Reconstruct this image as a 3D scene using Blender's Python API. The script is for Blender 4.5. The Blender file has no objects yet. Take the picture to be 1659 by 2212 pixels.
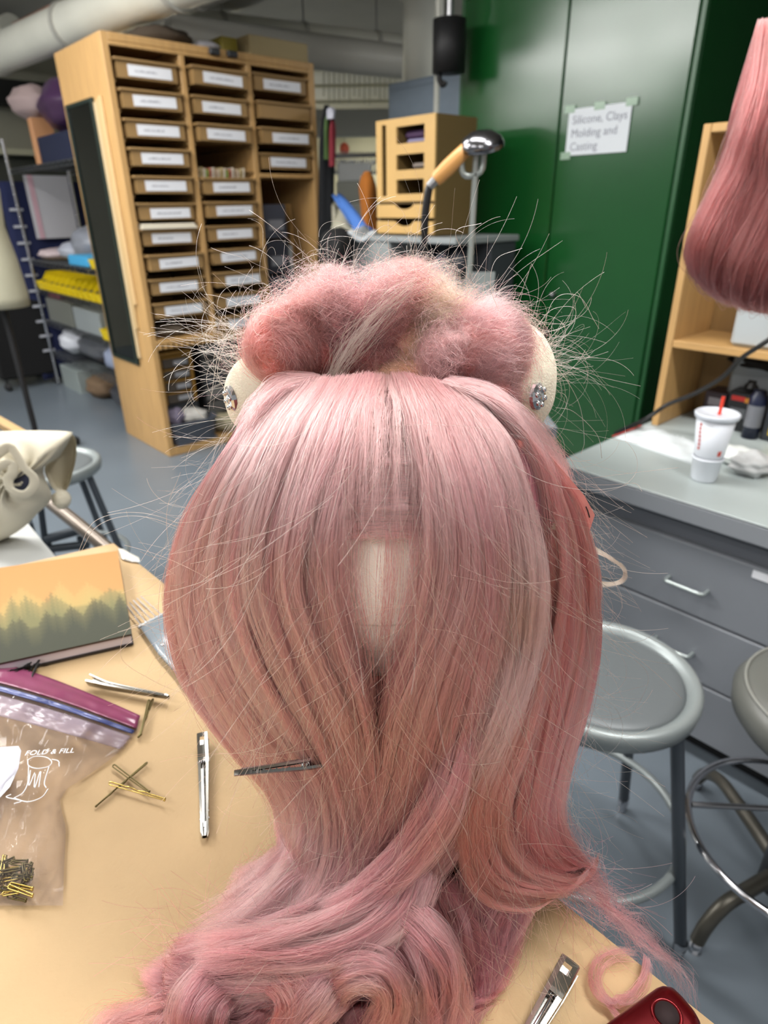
import bpy, math, random
import numpy as np
from mathutils import Vector, Matrix

# ------------------------------------------------------------------ camera, world, lights
IW, IH = 1659, 2212
FPX, PITCH, ROLL, CAMH = 1380.0, math.radians(25.5), math.radians(0.7), 1.42
TABLE_Z = 0.96
PI = math.pi
scene = bpy.context.scene
col = scene.collection
GRID = math.radians(42)                       # the room's walls and furniture run along this bearing
E1 = Vector((math.cos(GRID), math.sin(GRID), 0)); E2 = Vector((-math.sin(GRID), math.cos(GRID), 0))
UPV = Vector((0, 0, 1))
def G(a, b, z=0.0): return E1*a + E2*b + UPV*z

cam_data = bpy.data.cameras.new('camera')
cam_data.sensor_fit = 'HORIZONTAL'; cam_data.sensor_width = 36.0
cam_data.lens = FPX/IW*36.0
cam_data.clip_start = 0.02
cam_data.dof.use_dof = True; cam_data.dof.focus_distance = 0.41; cam_data.dof.aperture_fstop = 11
cam = bpy.data.objects.new('camera', cam_data); col.objects.link(cam)
fwd = Vector((0, math.cos(PITCH), -math.sin(PITCH))); upc = Vector((0, math.sin(PITCH), math.cos(PITCH))); rt = Vector((1, 0, 0))
cr, sr = math.cos(ROLL), math.sin(ROLL)
xr = rt*cr - upc*sr; yu = rt*sr + upc*cr
cam.matrix_world = Matrix(((xr.x, yu.x, -fwd.x, 0), (xr.y, yu.y, -fwd.y, 0), (xr.z, yu.z, -fwd.z, CAMH), (0, 0, 0, 1)))
scene.camera = cam

scene.view_settings.view_transform = 'Standard'; scene.view_settings.look = 'None'
scene.view_settings.gamma = 1.0; scene.view_settings.use_curve_mapping = False
scene.view_settings.exposure = 0.0
scene.cycles.use_adaptive_sampling = True; scene.cycles.adaptive_threshold = 0.04; scene.cycles.max_bounces = 6; scene.cycles.transparent_max_bounces = 12

world = bpy.data.worlds.new('world'); scene.world = world; world.use_nodes = True
world.node_tree.nodes['Background'].inputs[0].default_value = (0.86, 0.88, 0.90, 1)
world.node_tree.nodes['Background'].inputs[1].default_value = 0.42

CEIL = 2.95
def tube_light(a, b, length, along_b, power, color=(1, 0.985, 0.965), width=0.26, z=CEIL-0.225):
    ld = bpy.data.lights.new('fluorescent_light', 'AREA'); ld.shape = 'RECTANGLE'
    ld.size = length; ld.size_y = width; ld.energy = power*0.72; ld.color = color
    lo = bpy.data.objects.new('fluorescent_light', ld); col.objects.link(lo)
    lo.location = G(a, b, z); lo.rotation_euler = (0, 0, GRID + (PI/2 if along_b else 0))
    return lo
LIGHTS = [(0.95, -0.3, 1.2, True, 50), (0.95, 1.3, 1.2, True, 34), (0.95, 3.0, 1.2, True, 30),
          (-1.5, -0.6, 1.2, True, 38), (-1.5, 1.5, 1.2, True, 30), (-1.5, 4.4, 1.2, True, 36),
          (-0.35, 3.0, 1.2, True, 40), (-0.35, 4.4, 1.2, True, 40), (-3.0, 5.3, 1.2, True, 40), (-3.0, 6.7, 1.2, True, 40),
          (5.2, 2.6, 1.2, False, 70), (5.6, 8.8, 1.2, False, 130), (6.4, 9.8, 1.2, False, 150)]
for L in LIGHTS: tube_light(*L)
# ------------------------------------------------------------------ helpers
def px_dir(x, y):
    u = (x - IW/2)/FPX; v = -(y - IH/2)/FPX
    return fwd + xr*u + yu*v
CAMP = Vector((0, 0, CAMH))
def at_Y(x, y, Y): d = px_dir(x, y); return CAMP + d*(Y/d.y)
def at_z(x, y, z): d = px_dir(x, y); return CAMP + d*((z-CAMH)/d.z)
def at_a(x, y, a): d = px_dir(x, y); return CAMP + d*(a/d.dot(E1))
def at_b(x, y, b): d = px_dir(x, y); return CAMP + d*(b/d.dot(E2))
def ga(p): return p.dot(E1)
def gb(p): return p.dot(E2)

def hexc(h, mul=1.0):
    h = h.lstrip('#'); o = []
    for i in (0, 2, 4):
        c = int(h[i:i+2], 16)/255
        o.append((c/12.92 if c <= 0.04045 else ((c+0.055)/1.055)**2.4)*mul)
    return tuple(o) + (1.0,)

MATS = {}
def mat(name, color, rough=0.5, metal=0.0, noise=0.0, nscale=20.0, bump=0.0, bscale=200.0, spec=0.5, alpha=1.0, trans=0.0, sheen=0.0, stretch=None):
    if name in MATS: return MATS[name]
    m = bpy.data.materials.new(name); m.use_nodes = True; nt = m.node_tree; b = nt.nodes['Principled BSDF']
    c = hexc(color) if isinstance(color, str) else tuple(color)[:3] + (1,)
    b.inputs['Base Color'].default_value = c; b.inputs['Roughness'].default_value = rough; b.inputs['Metallic'].default_value = metal
    b.inputs['Specular IOR Level'].default_value = spec; b.inputs['Alpha'].default_value = alpha
    b.inputs['Transmission Weight'].default_value = trans; b.inputs['Sheen Weight'].default_value = sheen
    tc = nt.nodes.new('ShaderNodeTexCoord'); mp = nt.nodes.new('ShaderNodeMapping'); nt.links.new(tc.outputs['Object'], mp.inputs[0])
    if stretch: mp.inputs['Scale'].default_value = stretch
    if noise > 0:
        n = nt.nodes.new('ShaderNodeTexNoise'); n.inputs['Scale'].default_value = nscale; n.inputs['Detail'].default_value = 5
        nt.links.new(mp.outputs[0], n.inputs['Vector'])
        r = nt.nodes.new('ShaderNodeMapRange'); r.inputs[1].default_value = 0.3; r.inputs[2].default_value = 0.7
        r.inputs[3].default_value = 1-noise; r.inputs[4].default_value = 1+noise
        nt.links.new(n.outputs['Fac'], r.inputs[0])
        mx = nt.nodes.new('ShaderNodeVectorMath'); mx.operation = 'SCALE'; mx.inputs[0].default_value = c[:3]
        nt.links.new(r.outputs[0], mx.inputs['Scale']); nt.links.new(mx.outputs[0], b.inputs['Base Color'])
    if bump > 0:
        n2 = nt.nodes.new('ShaderNodeTexNoise'); n2.inputs['Scale'].default_value = bscale; n2.inputs['Detail'].default_value = 3
        nt.links.new(mp.outputs[0], n2.inputs['Vector'])
        bp = nt.nodes.new('ShaderNodeBump'); bp.inputs['Strength'].default_value = bump; bp.inputs['Distance'].default_value = 0.002
        nt.links.new(n2.outputs['Fac'], bp.inputs['Height']); nt.links.new(bp.outputs[0], b.inputs['Normal'])
    MATS[name] = m; return m
def vcol_mat(name, rough=0.5):
    if name in MATS: return MATS[name]
    m = bpy.data.materials.new(name); m.use_nodes = True; nt = m.node_tree
    at = nt.nodes.new('ShaderNodeAttribute'); at.attribute_name = 'Col'
    nt.links.new(at.outputs['Color'], nt.nodes['Principled BSDF'].inputs['Base Color']); nt.nodes['Principled BSDF'].inputs['Roughness'].default_value = rough
    MATS[name] = m; return m

def tag(o, label=None, cat=None, group=None, kind=None):
    if label: o['label'] = label
    if cat: o['category'] = cat
    if group: o['group'] = group
    if kind: o['kind'] = kind
    return o
def thing(name, label, cat, loc=(0, 0, 0), rotz=0.0, group=None):
    o = bpy.data.objects.new(name, None); col.objects.link(o); o.empty_display_size = 0.05
    o.location = loc; o.rotation_euler = (0, 0, rotz); return tag(o, label, cat, group)
def copy_tree(o, parent=None):
    c = o.copy(); col.objects.link(c)
    if parent: c.parent = parent
    for ch in [x for x in bpy.data.objects if x.parent == o]: copy_tree(ch, c)
    return c
def world_of(o):
    m = Matrix.LocRotScale(o.location, o.rotation_euler, o.scale)
    return world_of(o.parent) @ m if o.parent else m

class MB:
    """collects shapes in world coordinates; build() links them as one mesh object"""
    def __init__(s): s.v = []; s.f = []; s.sm = []; s.mi = []; s.cur = 0
    def add(s, vs, fs, smooth=False):
        n = len(s.v); s.v += [tuple(p) for p in vs]
        for f in fs: s.f.append([i+n for i in f]); s.sm.append(smooth); s.mi.append(s.cur)
        return s
    def obox(s, c, ax, ay, az, bev=0.0):
        """box centred at c with half-extent vectors ax, ay, az (optionally chamfered)"""
        c = Vector(c); ax, ay, az = Vector(ax), Vector(ay), Vector(az)
        if bev <= 0:
            vs = [c + ax*i + ay*j + az*k for i in (-1, 1) for j in (-1, 1) for k in (-1, 1)]
            s.add(vs, [(0, 1, 3, 2), (4, 6, 7, 5), (0, 4, 5, 1), (2, 3, 7, 6), (0, 2, 6, 4), (1, 5, 7, 3)])
        else:
            L = [a.length for a in (ax, ay, az)]; k = [max(0.0, 1-bev/l) for l in L]; A = (ax, ay, az); idx = {}; vs = []
            for i in (-1, 1):
                for j in (-1, 1):
                    for l in (-1, 1):
                        sg = (i, j, l)
                        for d in range(3):
                            p = c.copy()
                            for q in range(3): p += A[q]*(sg[q]*(1 if q == d else k[q]))
                            idx[(sg, d)] = len(vs); vs.append(p)
            fs = []
            for d in range(3):
                o1, o2 = (d+1) % 3, (d+2) % 3
                for sgn in (-1, 1):
                    q = []
                    for (p1, p2) in ((-1, -1), (1, -1), (1, 1), (-1, 1)):
                        t = [0, 0, 0]; t[d] = sgn; t[o1] = p1; t[o2] = p2; q.append(idx[(tuple(t), d)])
                    fs.append(q if sgn > 0 else q[::-1])
            for d in range(3):
                o1, o2 = (d+1) % 3, (d+2) % 3
                for p1 in (-1, 1):
                    for p2 in (-1, 1):
                        t = [0, 0, 0]; t[o1] = p1; t[o2] = p2; t[d] = -1; u = list(t); u[d] = 1
                        fs.append([idx[(tuple(t), o1)], idx[(tuple(u), o1)], idx[(tuple(u), o2)], idx[(tuple(t), o2)]])
            for i in (-1, 1):
                for j in (-1, 1):
                    for l in (-1, 1): fs.append([idx[((i, j, l), d)] for d in range(3)])
            s.add(vs, fs)
        return s
    def gbox(s, a0, a1, b0, b1, z0, z1, bev=0.0):
        return s.obox(G((a0+a1)/2, (b0+b1)/2, (z0+z1)/2), E1*((a1-a0)/2), E2*((b1-b0)/2), UPV*((z1-z0)/2), bev)
    def box(s, x0, x1, y0, y1, z0, z1, bev=0.0):
        return s.obox(((x0+x1)/2, (y0+y1)/2, (z0+z1)/2), ((x1-x0)/2, 0, 0), (0, (y1-y0)/2, 0), (0, 0, (z1-z0)/2), bev)
    def tube(s, pts, r, n=12, closed=False, cap=True, flat=1.0, fdir=None):
        pts = [Vector(p) for p in pts]; N = len(pts)
        rs = r if isinstance(r, (list, tuple)) else [r]*N
        vs = []; ref = None
        for i, p in enumerate(pts):
            t = (pts[(i+1) % N] - pts[i-1]) if closed else (pts[min(i+1, N-1)] - pts[max(i-1, 0)])
            t.normalize()
            if fdir is not None: ref = Vector(fdir)
            elif ref is None: ref = Vector((0, 0, 1)) if abs(t.z) < 0.9 else Vector((1, 0, 0))
            u = (ref - t*ref.dot(t)).normalized(); w = t.cross(u)
            if fdir is None: ref = u
            for k in range(n):
                a = 2*PI*k/n; vs.append(p + (u*math.cos(a)*flat + w*math.sin(a))*rs[i])
        fs = []
        for i in range(N if closed else N-1):
            j = (i+1) % N
            for k in range(n): fs.append((i*n+k, i*n+(k+1) % n, j*n+(k+1) % n, j*n+k))
        s.add(vs, fs, True)
        if cap and not closed:
            s.add(vs[:n], [tuple(range(n))[::-1]]); s.add(vs[-n:], [tuple(range(n))])
        return s
    def lathe(s, c, prof, n=32, axis=(0, 0, 1), smooth=True, sx=1.0, sy=1.0):
        """prof: (radius, height) list turned about axis through c"""
        ax = Vector(axis).normalized(); ref = Vector((1, 0, 0)) if abs(ax.x) < 0.9 else Vector((0, 1, 0))
        u = (ref - ax*ref.dot(ax)).normalized(); w = ax.cross(u); c = Vector(c); vs = []
        for r, h in prof:
            for k in range(n):
                a = 2*PI*k/n; vs.append(c + ax*h + u*(math.cos(a)*r*sx) + w*(math.sin(a)*r*sy))
        fs = []
        for i in range(len(prof)-1):
            for k in range(n): fs.append((i*n+k, i*n+(k+1) % n, (i+1)*n+(k+1) % n, (i+1)*n+k))
        s.add(vs, fs, smooth); return s
    def ball(s, c, rx, ry=None, rz=None, n=24, m=14, noise=0.0, seed=0, rot=None):
        ry = ry or rx; rz = rz or rx; c = Vector(c); vs = []; rnd = random.Random(seed)
        ph = [rnd.uniform(0, 6.28) for _ in range(6)]
        for i in range(m+1):
            th = PI*i/m
            for k in range(n):
                a = 2*PI*k/n
                d = Vector((math.sin(th)*math.cos(a), math.sin(th)*math.sin(a), math.cos(th)))
                f = 1 + noise*(math.sin(3*d.x*2+ph[0]) + math.sin(4*d.y*2+ph[1]) + math.sin(5*d.z*2+ph[2]) + math.sin(9*d.x+7*d.z+ph[3]))/4
                p = Vector((d.x*rx, d.y*ry, d.z*rz))*f
                vs.append(c + (rot @ p if rot else p))
        fs = [(i*n+k, (i+1)*n+k, (i+1)*n+(k+1) % n, i*n+(k+1) % n) for i in range(m) for k in range(n)]
        s.add(vs, fs, True); return s
    def prism(s, poly, ext, smooth=False):
        """polygon (list of points) swept along ext"""
        n = len(poly); e = Vector(ext); P = [Vector(p) for p in poly]
        s.add(P + [p+e for p in P], [tuple(range(n))[::-1], tuple(range(n, 2*n))] + [(i, (i+1) % n, n+(i+1) % n, n+i) for i in range(n)], smooth); return s
    def grid(s, rows, smooth=True, closed=False):
        R = len(rows); C = len(rows[0]); vs = [p for r in rows for p in r]
        fs = [(i*C+j, i*C+(j+1) % C, (i+1)*C+(j+1) % C, (i+1)*C+j) for i in range(R-1) for j in range(C if closed else C-1)]
        s.add(vs, fs, smooth); return s
    def build(s, name, m, parent=None, cols=None):
        me = bpy.data.meshes.new(name); vs = s.v
        if parent is not None:
            inv = world_of(parent).inverted(); vs = [inv @ Vector(p) for p in vs]
        me.from_pydata([tuple(p) for p in vs], [], s.f); me.update()
        me.polygons.foreach_set('use_smooth', s.sm)
        ms = m if isinstance(m, (list, tuple)) else [m]
        for q in ms: me.materials.append(q)
        if len(ms) > 1: me.polygons.foreach_set('material_index', s.mi)
        if cols is not None:
            ca = me.color_attributes.new('Col', 'FLOAT_COLOR', 'POINT')
            ca.data.foreach_set('color', np.array(cols, dtype=np.float32).ravel())
        import bmesh
        bm = bmesh.new(); bm.from_mesh(me); bmesh.ops.recalc_face_normals(bm, faces=bm.faces); bm.to_mesh(me); bm.free()
        o = bpy.data.objects.new(name, me); col.objects.link(o)
        if parent is not None: o.parent = parent
        return o
def solid(o, t, offset=-1.0):
    md = o.modifiers.new('solidify', 'SOLIDIFY'); md.thickness = t; md.offset = offset; return o
def struct(o): o['kind'] = 'structure'; return o
def smooth_path(pts, n):
    """Catmull-Rom through points, resampled evenly to n points"""
    P = np.array([list(p) for p in pts], float); K = len(P)
    if K == 2: return P[0] + (P[1]-P[0])*np.linspace(0, 1, n)[:, None]
    Q = np.vstack([2*P[0]-P[1], P, 2*P[-1]-P[-2]]); out = []
    for i in range(K-1):
        p0, p1, p2, p3 = Q[i], Q[i+1], Q[i+2], Q[i+3]
        for t in np.linspace(0, 1, 12, endpoint=False):
            out.append(0.5*((2*p1) + (-p0+p2)*t + (2*p0-5*p1+4*p2-p3)*t*t + (-p0+3*p1-3*p2+p3)*t**3))
    out.append(P[-1]); out = np.array(out)
    d = np.r_[0, np.cumsum(np.linalg.norm(np.diff(out, axis=0), axis=1))]
    s = np.linspace(0, d[-1], n)
    return np.stack([np.interp(s, d, out[:, k]) for k in range(P.shape[1])], 1)
def text_mesh(body, size, M, m, name, parent, extrude=0.0002, align='LEFT'):
    cu = bpy.data.curves.new('lettering', 'FONT'); cu.body = body; cu.size = size; cu.extrude = extrude; cu.align_x = align
    cu.resolution_u = 3
    o = bpy.data.objects.new('lettering', cu); col.objects.link(o)
    dg = bpy.context.evaluated_depsgraph_get(); me = bpy.data.meshes.new_from_object(o.evaluated_get(dg))
    bpy.data.objects.remove(o); bpy.data.curves.remove(cu)
    inv = world_of(parent).inverted() if parent else Matrix.Identity(4)
    me.transform(inv @ M); me.materials.clear(); me.materials.append(m)
    t = bpy.data.objects.new(name, me); col.objects.link(t); t.parent = parent
    return t
def frame(origin, x, y):
    x = Vector(x).normalized(); y = Vector(y).normalized(); z = x.cross(y)
    return Matrix(((x.x, y.x, z.x, origin[0]), (x.y, y.y, z.y, origin[1]), (x.z, y.z, z.z, origin[2]), (0, 0, 0, 1)))
# ------------------------------------------------------------------ the room
M_floor = mat('painted_floor', '#69727a', rough=0.28, noise=0.06, nscale=2.0, bump=0.05, bscale=60)
M_ceil = mat('ceiling_paint', '#a8a59e', rough=0.8, noise=0.05, nscale=3)
M_wallb = mat('wall_cream', '#cfcaae', rough=0.8, noise=0.06, nscale=2)
M_wallg = mat('wall_grey', '#8f8d7e', rough=0.85, noise=0.06, nscale=2)
M_walld = mat('wall_dark', '#2b302d', rough=0.9, noise=0.05, nscale=2)
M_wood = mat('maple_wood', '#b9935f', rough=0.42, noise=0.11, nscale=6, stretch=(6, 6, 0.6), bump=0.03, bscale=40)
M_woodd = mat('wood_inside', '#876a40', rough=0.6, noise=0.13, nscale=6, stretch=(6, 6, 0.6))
M_woodh = mat('wood_board', '#b8915c', rough=0.45, noise=0.13, nscale=6, stretch=(0.8, 0.8, 8))
M_tan = mat('tan_plastic', '#94764c', rough=0.4)
M_white = mat('white_paper', '#dfe1e6', rough=0.7)
M_black = mat('black_matte', '#0e0e10', rough=0.6)
M_dark = mat('dark_grey', '#2e3033', rough=0.5)
M_chrome = mat('chrome', '#c8c8cc', rough=0.15, metal=1.0)
M_steel = mat('dull_steel', '#9a9a9c', rough=0.35, metal=1.0)
M_wire = mat('wire_grey', '#6f7275', rough=0.35, metal=0.8)
M_green = mat('green_enamel', '#124a1f', rough=0.19, spec=0.55, noise=0.06, nscale=3, bump=0.04, bscale=5)
M_greend = mat('green_enamel_edge', '#1a4f27', rough=0.35)
M_pipe = mat('pipe_white', '#c9c9bd', rough=0.4, noise=0.05, nscale=4)
M_pipeg = mat('pipe_grey', '#a3a29a', rough=0.5)
M_copper = mat('copper_pipe', '#b5795a', rough=0.35, metal=0.6)
M_yellow = mat('yellow_plastic', '#e3c60f', rough=0.4)
M_navy = mat('navy_cloth', '#10193f', rough=0.9)
M_ink = mat('grey_ink', '#55565e', rough=0.8)

m = MB(); m.gbox(-4.5, 9.2, -3.0, 11.2, -0.1, 0.0); struct(m.build('floor', M_floor))
m = MB(); m.gbox(-4.5, 9.2, -3.0, 11.2, CEIL, CEIL+0.1); struct(m.build('ceiling', M_ceil))
m = MB(); m.gbox(-4.5, 9.2, 11.0, 11.2, 0, CEIL); struct(m.build('wall_back', M_wallb))
m = MB(); m.gbox(9.0, 9.2, -3.0, 11.0, 0, CEIL); struct(m.build('wall_far_right', M_wallb))
m = MB(); m.gbox(3.9, 4.0, -1.4, 2.6, 0, CEIL); struct(m.build('wall_right', M_walld))
m = MB(); m.gbox(-4.5, 3.0, 7.6, 7.75, 0, CEIL); struct(m.build('wall_left', M_wallg))
def lens_mat(st):
    m = mat('lens_%d' % st, '#fffaf0'); b = m.node_tree.nodes['Principled BSDF']; b.inputs['Emission Color'].default_value = (1, 0.985, 0.965, 1); b.inputs['Emission Strength'].default_value = st; return m
# fluorescent fixtures (the housings; their light is set at the top)
for (a, b, ln, ab, pw) in LIGHTS:
    hx, hy = (0.13, ln/2) if ab else (ln/2, 0.13)
    o = thing('ceiling_light', 'long fluorescent fixture hung under the grey ceiling', 'ceiling light', G(a, b, CEIL-0.1), GRID, 'fluorescent fixtures on the ceiling')
    MB().gbox(a-hx-0.02, a+hx+0.02, b-hy-0.02, b+hy+0.02, CEIL-0.11, CEIL-0.04, 0.01).build('housing', M_white, o)
    MB().gbox(a-hx, a+hx, b-hy, b+hy, CEIL-0.218, CEIL-0.112, 0.01).build('diffuser', lens_mat(22 if a < -0.2 and pw == 40 else 7), o)
    s = MB()
    for q in (-1, 1): s.tube([G(a+(0 if ab else q*ln*0.35), b+(q*ln*0.35 if ab else 0), CEIL-0.05), G(a+(0 if ab else q*ln*0.35), b+(q*ln*0.35 if ab else 0), CEIL)], 0.006, 6)
    s.build('hanger_rod', M_steel, o)

# ---- pipes under the ceiling
def pipe(name, label, pts, r, m, cat='pipe', group=None, rings=0):
    o = thing(name, label, cat, pts[0], 0, group)
    MB().tube(pts, r, 20).build('pipe_run', m, o)
    if rings:
        a, b = Vector(pts[0]), Vector(pts[-1]); d = (b-a).normalized()
        for k in range(rings):
            p = a.lerp(b, (k+0.6)/rings); MB().tube([p-d*0.018, p+d*0.018], r*1.10, 20).build('pipe_band', M_pipeg, o)
            MB().tube([p+UPV*r, Vector((p.x, p.y, CEIL))], 0.006, 6).build('hanger_rod', M_steel, o)
    return o
def ext(p, q, k0, k1): return [p + (q-p)*(-k0), q + (q-p)*k1]
p, q = at_z(10, 112, 2.44), at_z(215, 28, 2.44)
pipe('insulated_pipe', 'fat white insulated pipe passing over the corner of the wooden tray cabinet', ext(p, q, 0.6, 0.9), 0.115, M_pipe, rings=3)
p, q = at_z(0, 72, 2.72), at_z(20, 62, 2.72)
pipe('insulated_pipe', 'white insulated pipe end at the top left corner, behind the copper pipe', ext(p, q, 3.0, 0.3), 0.09, M_pipe)
p, q = at_z(34, 58, 2.6), at_z(165, -4, 2.6)
pipe('copper_pipe', 'thin bare copper pipe above the fat white pipe', ext(p, q, 0.0, 1.0), 0.028, M_copper)
p, q = at_z(255, 52, 2.735), at_z(400, -8, 2.735)
pipe('grey_pipe', 'grey painted pipe just right of the fat white pipe', ext(p, q, 0.1, 1.0), 0.10, M_pipeg, rings=1)
p, q = at_z(330, 62, 2.84), at_z(500, -6, 2.84)
pipe('grey_pipe', 'second grey painted pipe, further right from the fat white pipe', ext(p, q, 0.1, 1.0), 0.09, M_pipeg)
p, q = at_z(420, 46, 2.66), at_z(872, 98, 2.66)
pipe('overhead_pipe', 'long pale pipe running from the tray cabinet toward the white column', ext(p, q, 0.1, 0.0), 0.075, M_pipe, rings=3)
p, q = at_z(420, 82, 2.5), at_z(872, 134, 2.5)
pipe('overhead_duct', 'wide grey duct below the long pale pipe, ending at the white column', ext(p, q, 0.1, 0.0), 0.12, M_pipeg)

c = at_Y(910, 160, 5.6)
o = MB().lathe((c.x, c.y, 0), [(0.135, 0), (0.135, CEIL-0.22), (0.17, CEIL-0.2), (0.17, CEIL-0.02)], 28).build('column', M_pipe); struct(o)
c = at_Y(970, 100, 4.0)
o = thing('black_duct', 'thick black cylinder hanging beside the white column, above the blue grey cabinet', 'duct', (c.x, c.y, 2.1))
z1 = at_Y(970, 42, 4.0).z; z0 = at_Y(970, 158, 4.0).z
MB().lathe((c.x, c.y, 0), [(0.0, z0), (0.085, z0), (0.085, z1), (0.0, z1)], 24).build('drum', M_black, o)
MB().tube([Vector((c.x, c.y, z1)), Vector((c.x, c.y, CEIL))], 0.02, 8).build('rod', M_steel, o)
pp = [at_Y(950, 150, 4.0), at_Y(948, 168, 4.0), at_Y(956, 184, 4.0), at_Y(962, 176, 4.0)]
MB().tube(smooth_path(pp, 14), 0.014, 8).build('strap', M_black, o)
c = at_Y(947, 100, 4.6)
pipe('thin_pipe', 'thin white upright pipe between the column and the black cylinder', [Vector((c.x, c.y, 1.9)), Vector((c.x, c.y, CEIL))], 0.022, M_pipe)

# ------------------------------------------------------------------ wooden tray cabinet
CA0, CA1, CB0, CB1, CH = 1.55, 2.845, 3.75, 4.43, 2.215
cab = thing('tray_cabinet', 'tall maple cabinet holding three columns of tan trays', 'cabinet', G(CA0, CB0, 0), GRID)
B = 0.003
MB().gbox(CA0, CA0+0.035, CB0, CB1, 0, CH, B).build('side_panel', M_wood, cab)
MB().gbox(CA1-0.04, CA1, CB0, CB1, 0, CH, B).build('side_panel', M_wood, cab)
MB().gbox(CA0+0.035, CA1-0.04, CB0, CB1, CH-0.035, CH, B).build('top_panel', M_wood, cab)
MB().gbox(CA0+0.03, CA1-0.03, CB0-0.002, CB0+0.02, CH-0.055, CH-0.036, B).build('top_rail', M_wood, cab)
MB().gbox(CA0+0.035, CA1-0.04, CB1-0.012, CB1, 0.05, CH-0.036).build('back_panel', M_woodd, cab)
MB().gbox(1.955, 1.985, CB0, CB1-0.014, 0.722, CH-0.036, B).build('divider', M_wood, cab)
MB().gbox(2.362, 2.395, CB0, CB1-0.014, 0.0501, CH-0.036, B).build('divider', M_wood, cab)
MB().gbox(CA0+0.036, 2.36, CB0, CB1-0.014, 0.695, 0.72, B).build('shelf', M_wood, cab)
MB().gbox(2.397, CA1-0.042, CB0, CB1-0.014, 1.592, 1.615, B).build('shelf', M_wood, cab)
MB().gbox(CA0+0.036, CA1-0.042, CB0, CB1-0.014, 0.0, 0.05, B).build('base_panel', M_wood, cab)
s = MB(); k = CA0+0.04; i = 0
while k < 2.35:
    s.gbox(k, k+0.022, CB0-0.001, CB0+0.018, 0.668, 0.694); k += 0.035
s.build('notched_rail', M_wood, cab)
for pa in (2.13, 2.24): MB().gbox(pa, pa+0.06, CB0-0.03, CB0-0.003, CH-0.035, CH-0.005, 0.004).build('magnet_clip', M_dark, cab)
# runners the trays slide on
s = MB()
for (x0, x1) in ((CA0+0.036, 1.953), (1.987, 2.36), (2.397, CA1-0.042)):
    for k in range(11 if x0 < 2.3 else 4):
        z = 2.02 - 0.1315*k
        for xa in (x0, x1-0.012): s.gbox(xa, xa+0.012, CB0+0.012, CB1-0.05, z-0.012, z)
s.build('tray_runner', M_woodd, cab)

ORD = ['topmost', 'second from top', 'third from top', 'fourth from top', 'fifth from top', 'sixth from top', 'seventh from top', 'eighth from top', 'ninth from top', 'tenth from top']
def tray(a0, a1, z, pull, labelled, text, group, seed, skew=0.0):
    w = a1-a0-0.014; am = (a0+a1)/2; f = CB0+0.012-pull; h = 0.085
    t = thing('storage_tray', text, 'tray', G(am, f, z), GRID, group)
    s = MB()
    s.gbox(am-w/2+0.015, am+w/2-0.015, f, f+0.006, z, z+h-0.012)                      # front
    s.gbox(am-w/2+0.015, am-w/2+0.021, f+0.006, f+0.42, z, z+h-0.012); s.gbox(am+w/2-0.021, am+w/2-0.015, f+0.006, f+0.42, z, z+h-0.012)
    s.gbox(am-w/2+0.021, am+w/2-0.021, f+0.414, f+0.42, z, z+h-0.012); s.gbox(am-w/2+0.021, am+w/2-0.021, f+0.006, f+0.414, z, z+0.005)
    s.build('tray_body', M_tan, t)
    s = MB(); s.gbox(am-w/2, am+w/2, f-0.014, f+0.012, z+h-0.012, z+h, 0.003)
    s.gbox(am-w/2, am-w/2+0.018, f+0.012, f+0.43, z+h-0.012, z+h); s.gbox(am+w/2-0.018, am+w/2, f+0.012, f+0.43, z+h-0.012, z+h)
    s.build('rim', M_tan, t)
    if labelled:
        rn = random.Random(seed); c = am + rn.uniform(0.0, 0.02); hw = w*0.335
        c0 = G(c, f-0.0035, z+0.036+rn.uniform(-0.003, 0.003))
        ax = (E1 + UPV*rn.uniform(-0.02, 0.02)).normalized()
        MB().obox(c0, ax*hw, E2*0.0012, (ax.cross(E2)).normalized()*0.025).build('label_card', M_white, t)
        wd = rn.choice(('Wigs', 'Brushes', 'Notions', 'Ribbon', 'Thread', 'Elastic', 'Trims', 'Snaps'))
        s = MB(); x = -hw*0.7; e = hw*rn.uniform(0.0, 0.5)                  # smudged line of lettering, unreadable as in the photo
        while x < e:
            ln = rn.uniform(0.004, 0.010); hh = rn.choice((0.004, 0.006, 0.008))
            s.obox(c0 - E2*0.0018 + ax*(x+ln/2) + UPV*(hh/2-0.004), ax*(ln/2), E2*0.0002, UPV*(hh/2)); x += ln+0.002
        s.build('lettering', mat('faint_ink', '#9a9ba4', rough=0.8), t)
    return t
c1, c2, c3 = 'trays in the left column of the cabinet', 'trays in the middle column of the cabinet', 'trays in the right column of the cabinet'
rr = random.Random(3)
for k in range(10):
    e = ' with papers piled in it' if k == 6 else ' and white label'
    tray(CA0+0.036, 1.953, 2.028-0.1315*k, rr.uniform(0.0, 0.05), True, f'tan tray{e}, {ORD[k]} in the cabinet left column', c1, 10+k)
zs2 = [2.032, 1.900, 1.768, 1.500, 1.376, 1.247, 1.119, 0.990, 0.861, 0.730]
for k, z in enumerate(zs2):
    e = ' full of upright cards' if k == 3 else ' and white label'
    tray(1.987, 2.36, z, rr.uniform(0.0, 0.05), True, f'tan tray{e}, {ORD[k]} in the cabinet middle column', c2, 30+k)
for k, z in enumerate([2.046, 1.905, 1.773, 1.640]):
    e = ' without a label' if k == 1 else ' and white label'
    tray(2.397, CA1-0.042, z, (0.0, 0.03, 0.04, 0.01)[k], k != 1, f'tan tray{e}, {ORD[k]} in the cabinet right column', c3, 50+k)
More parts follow.
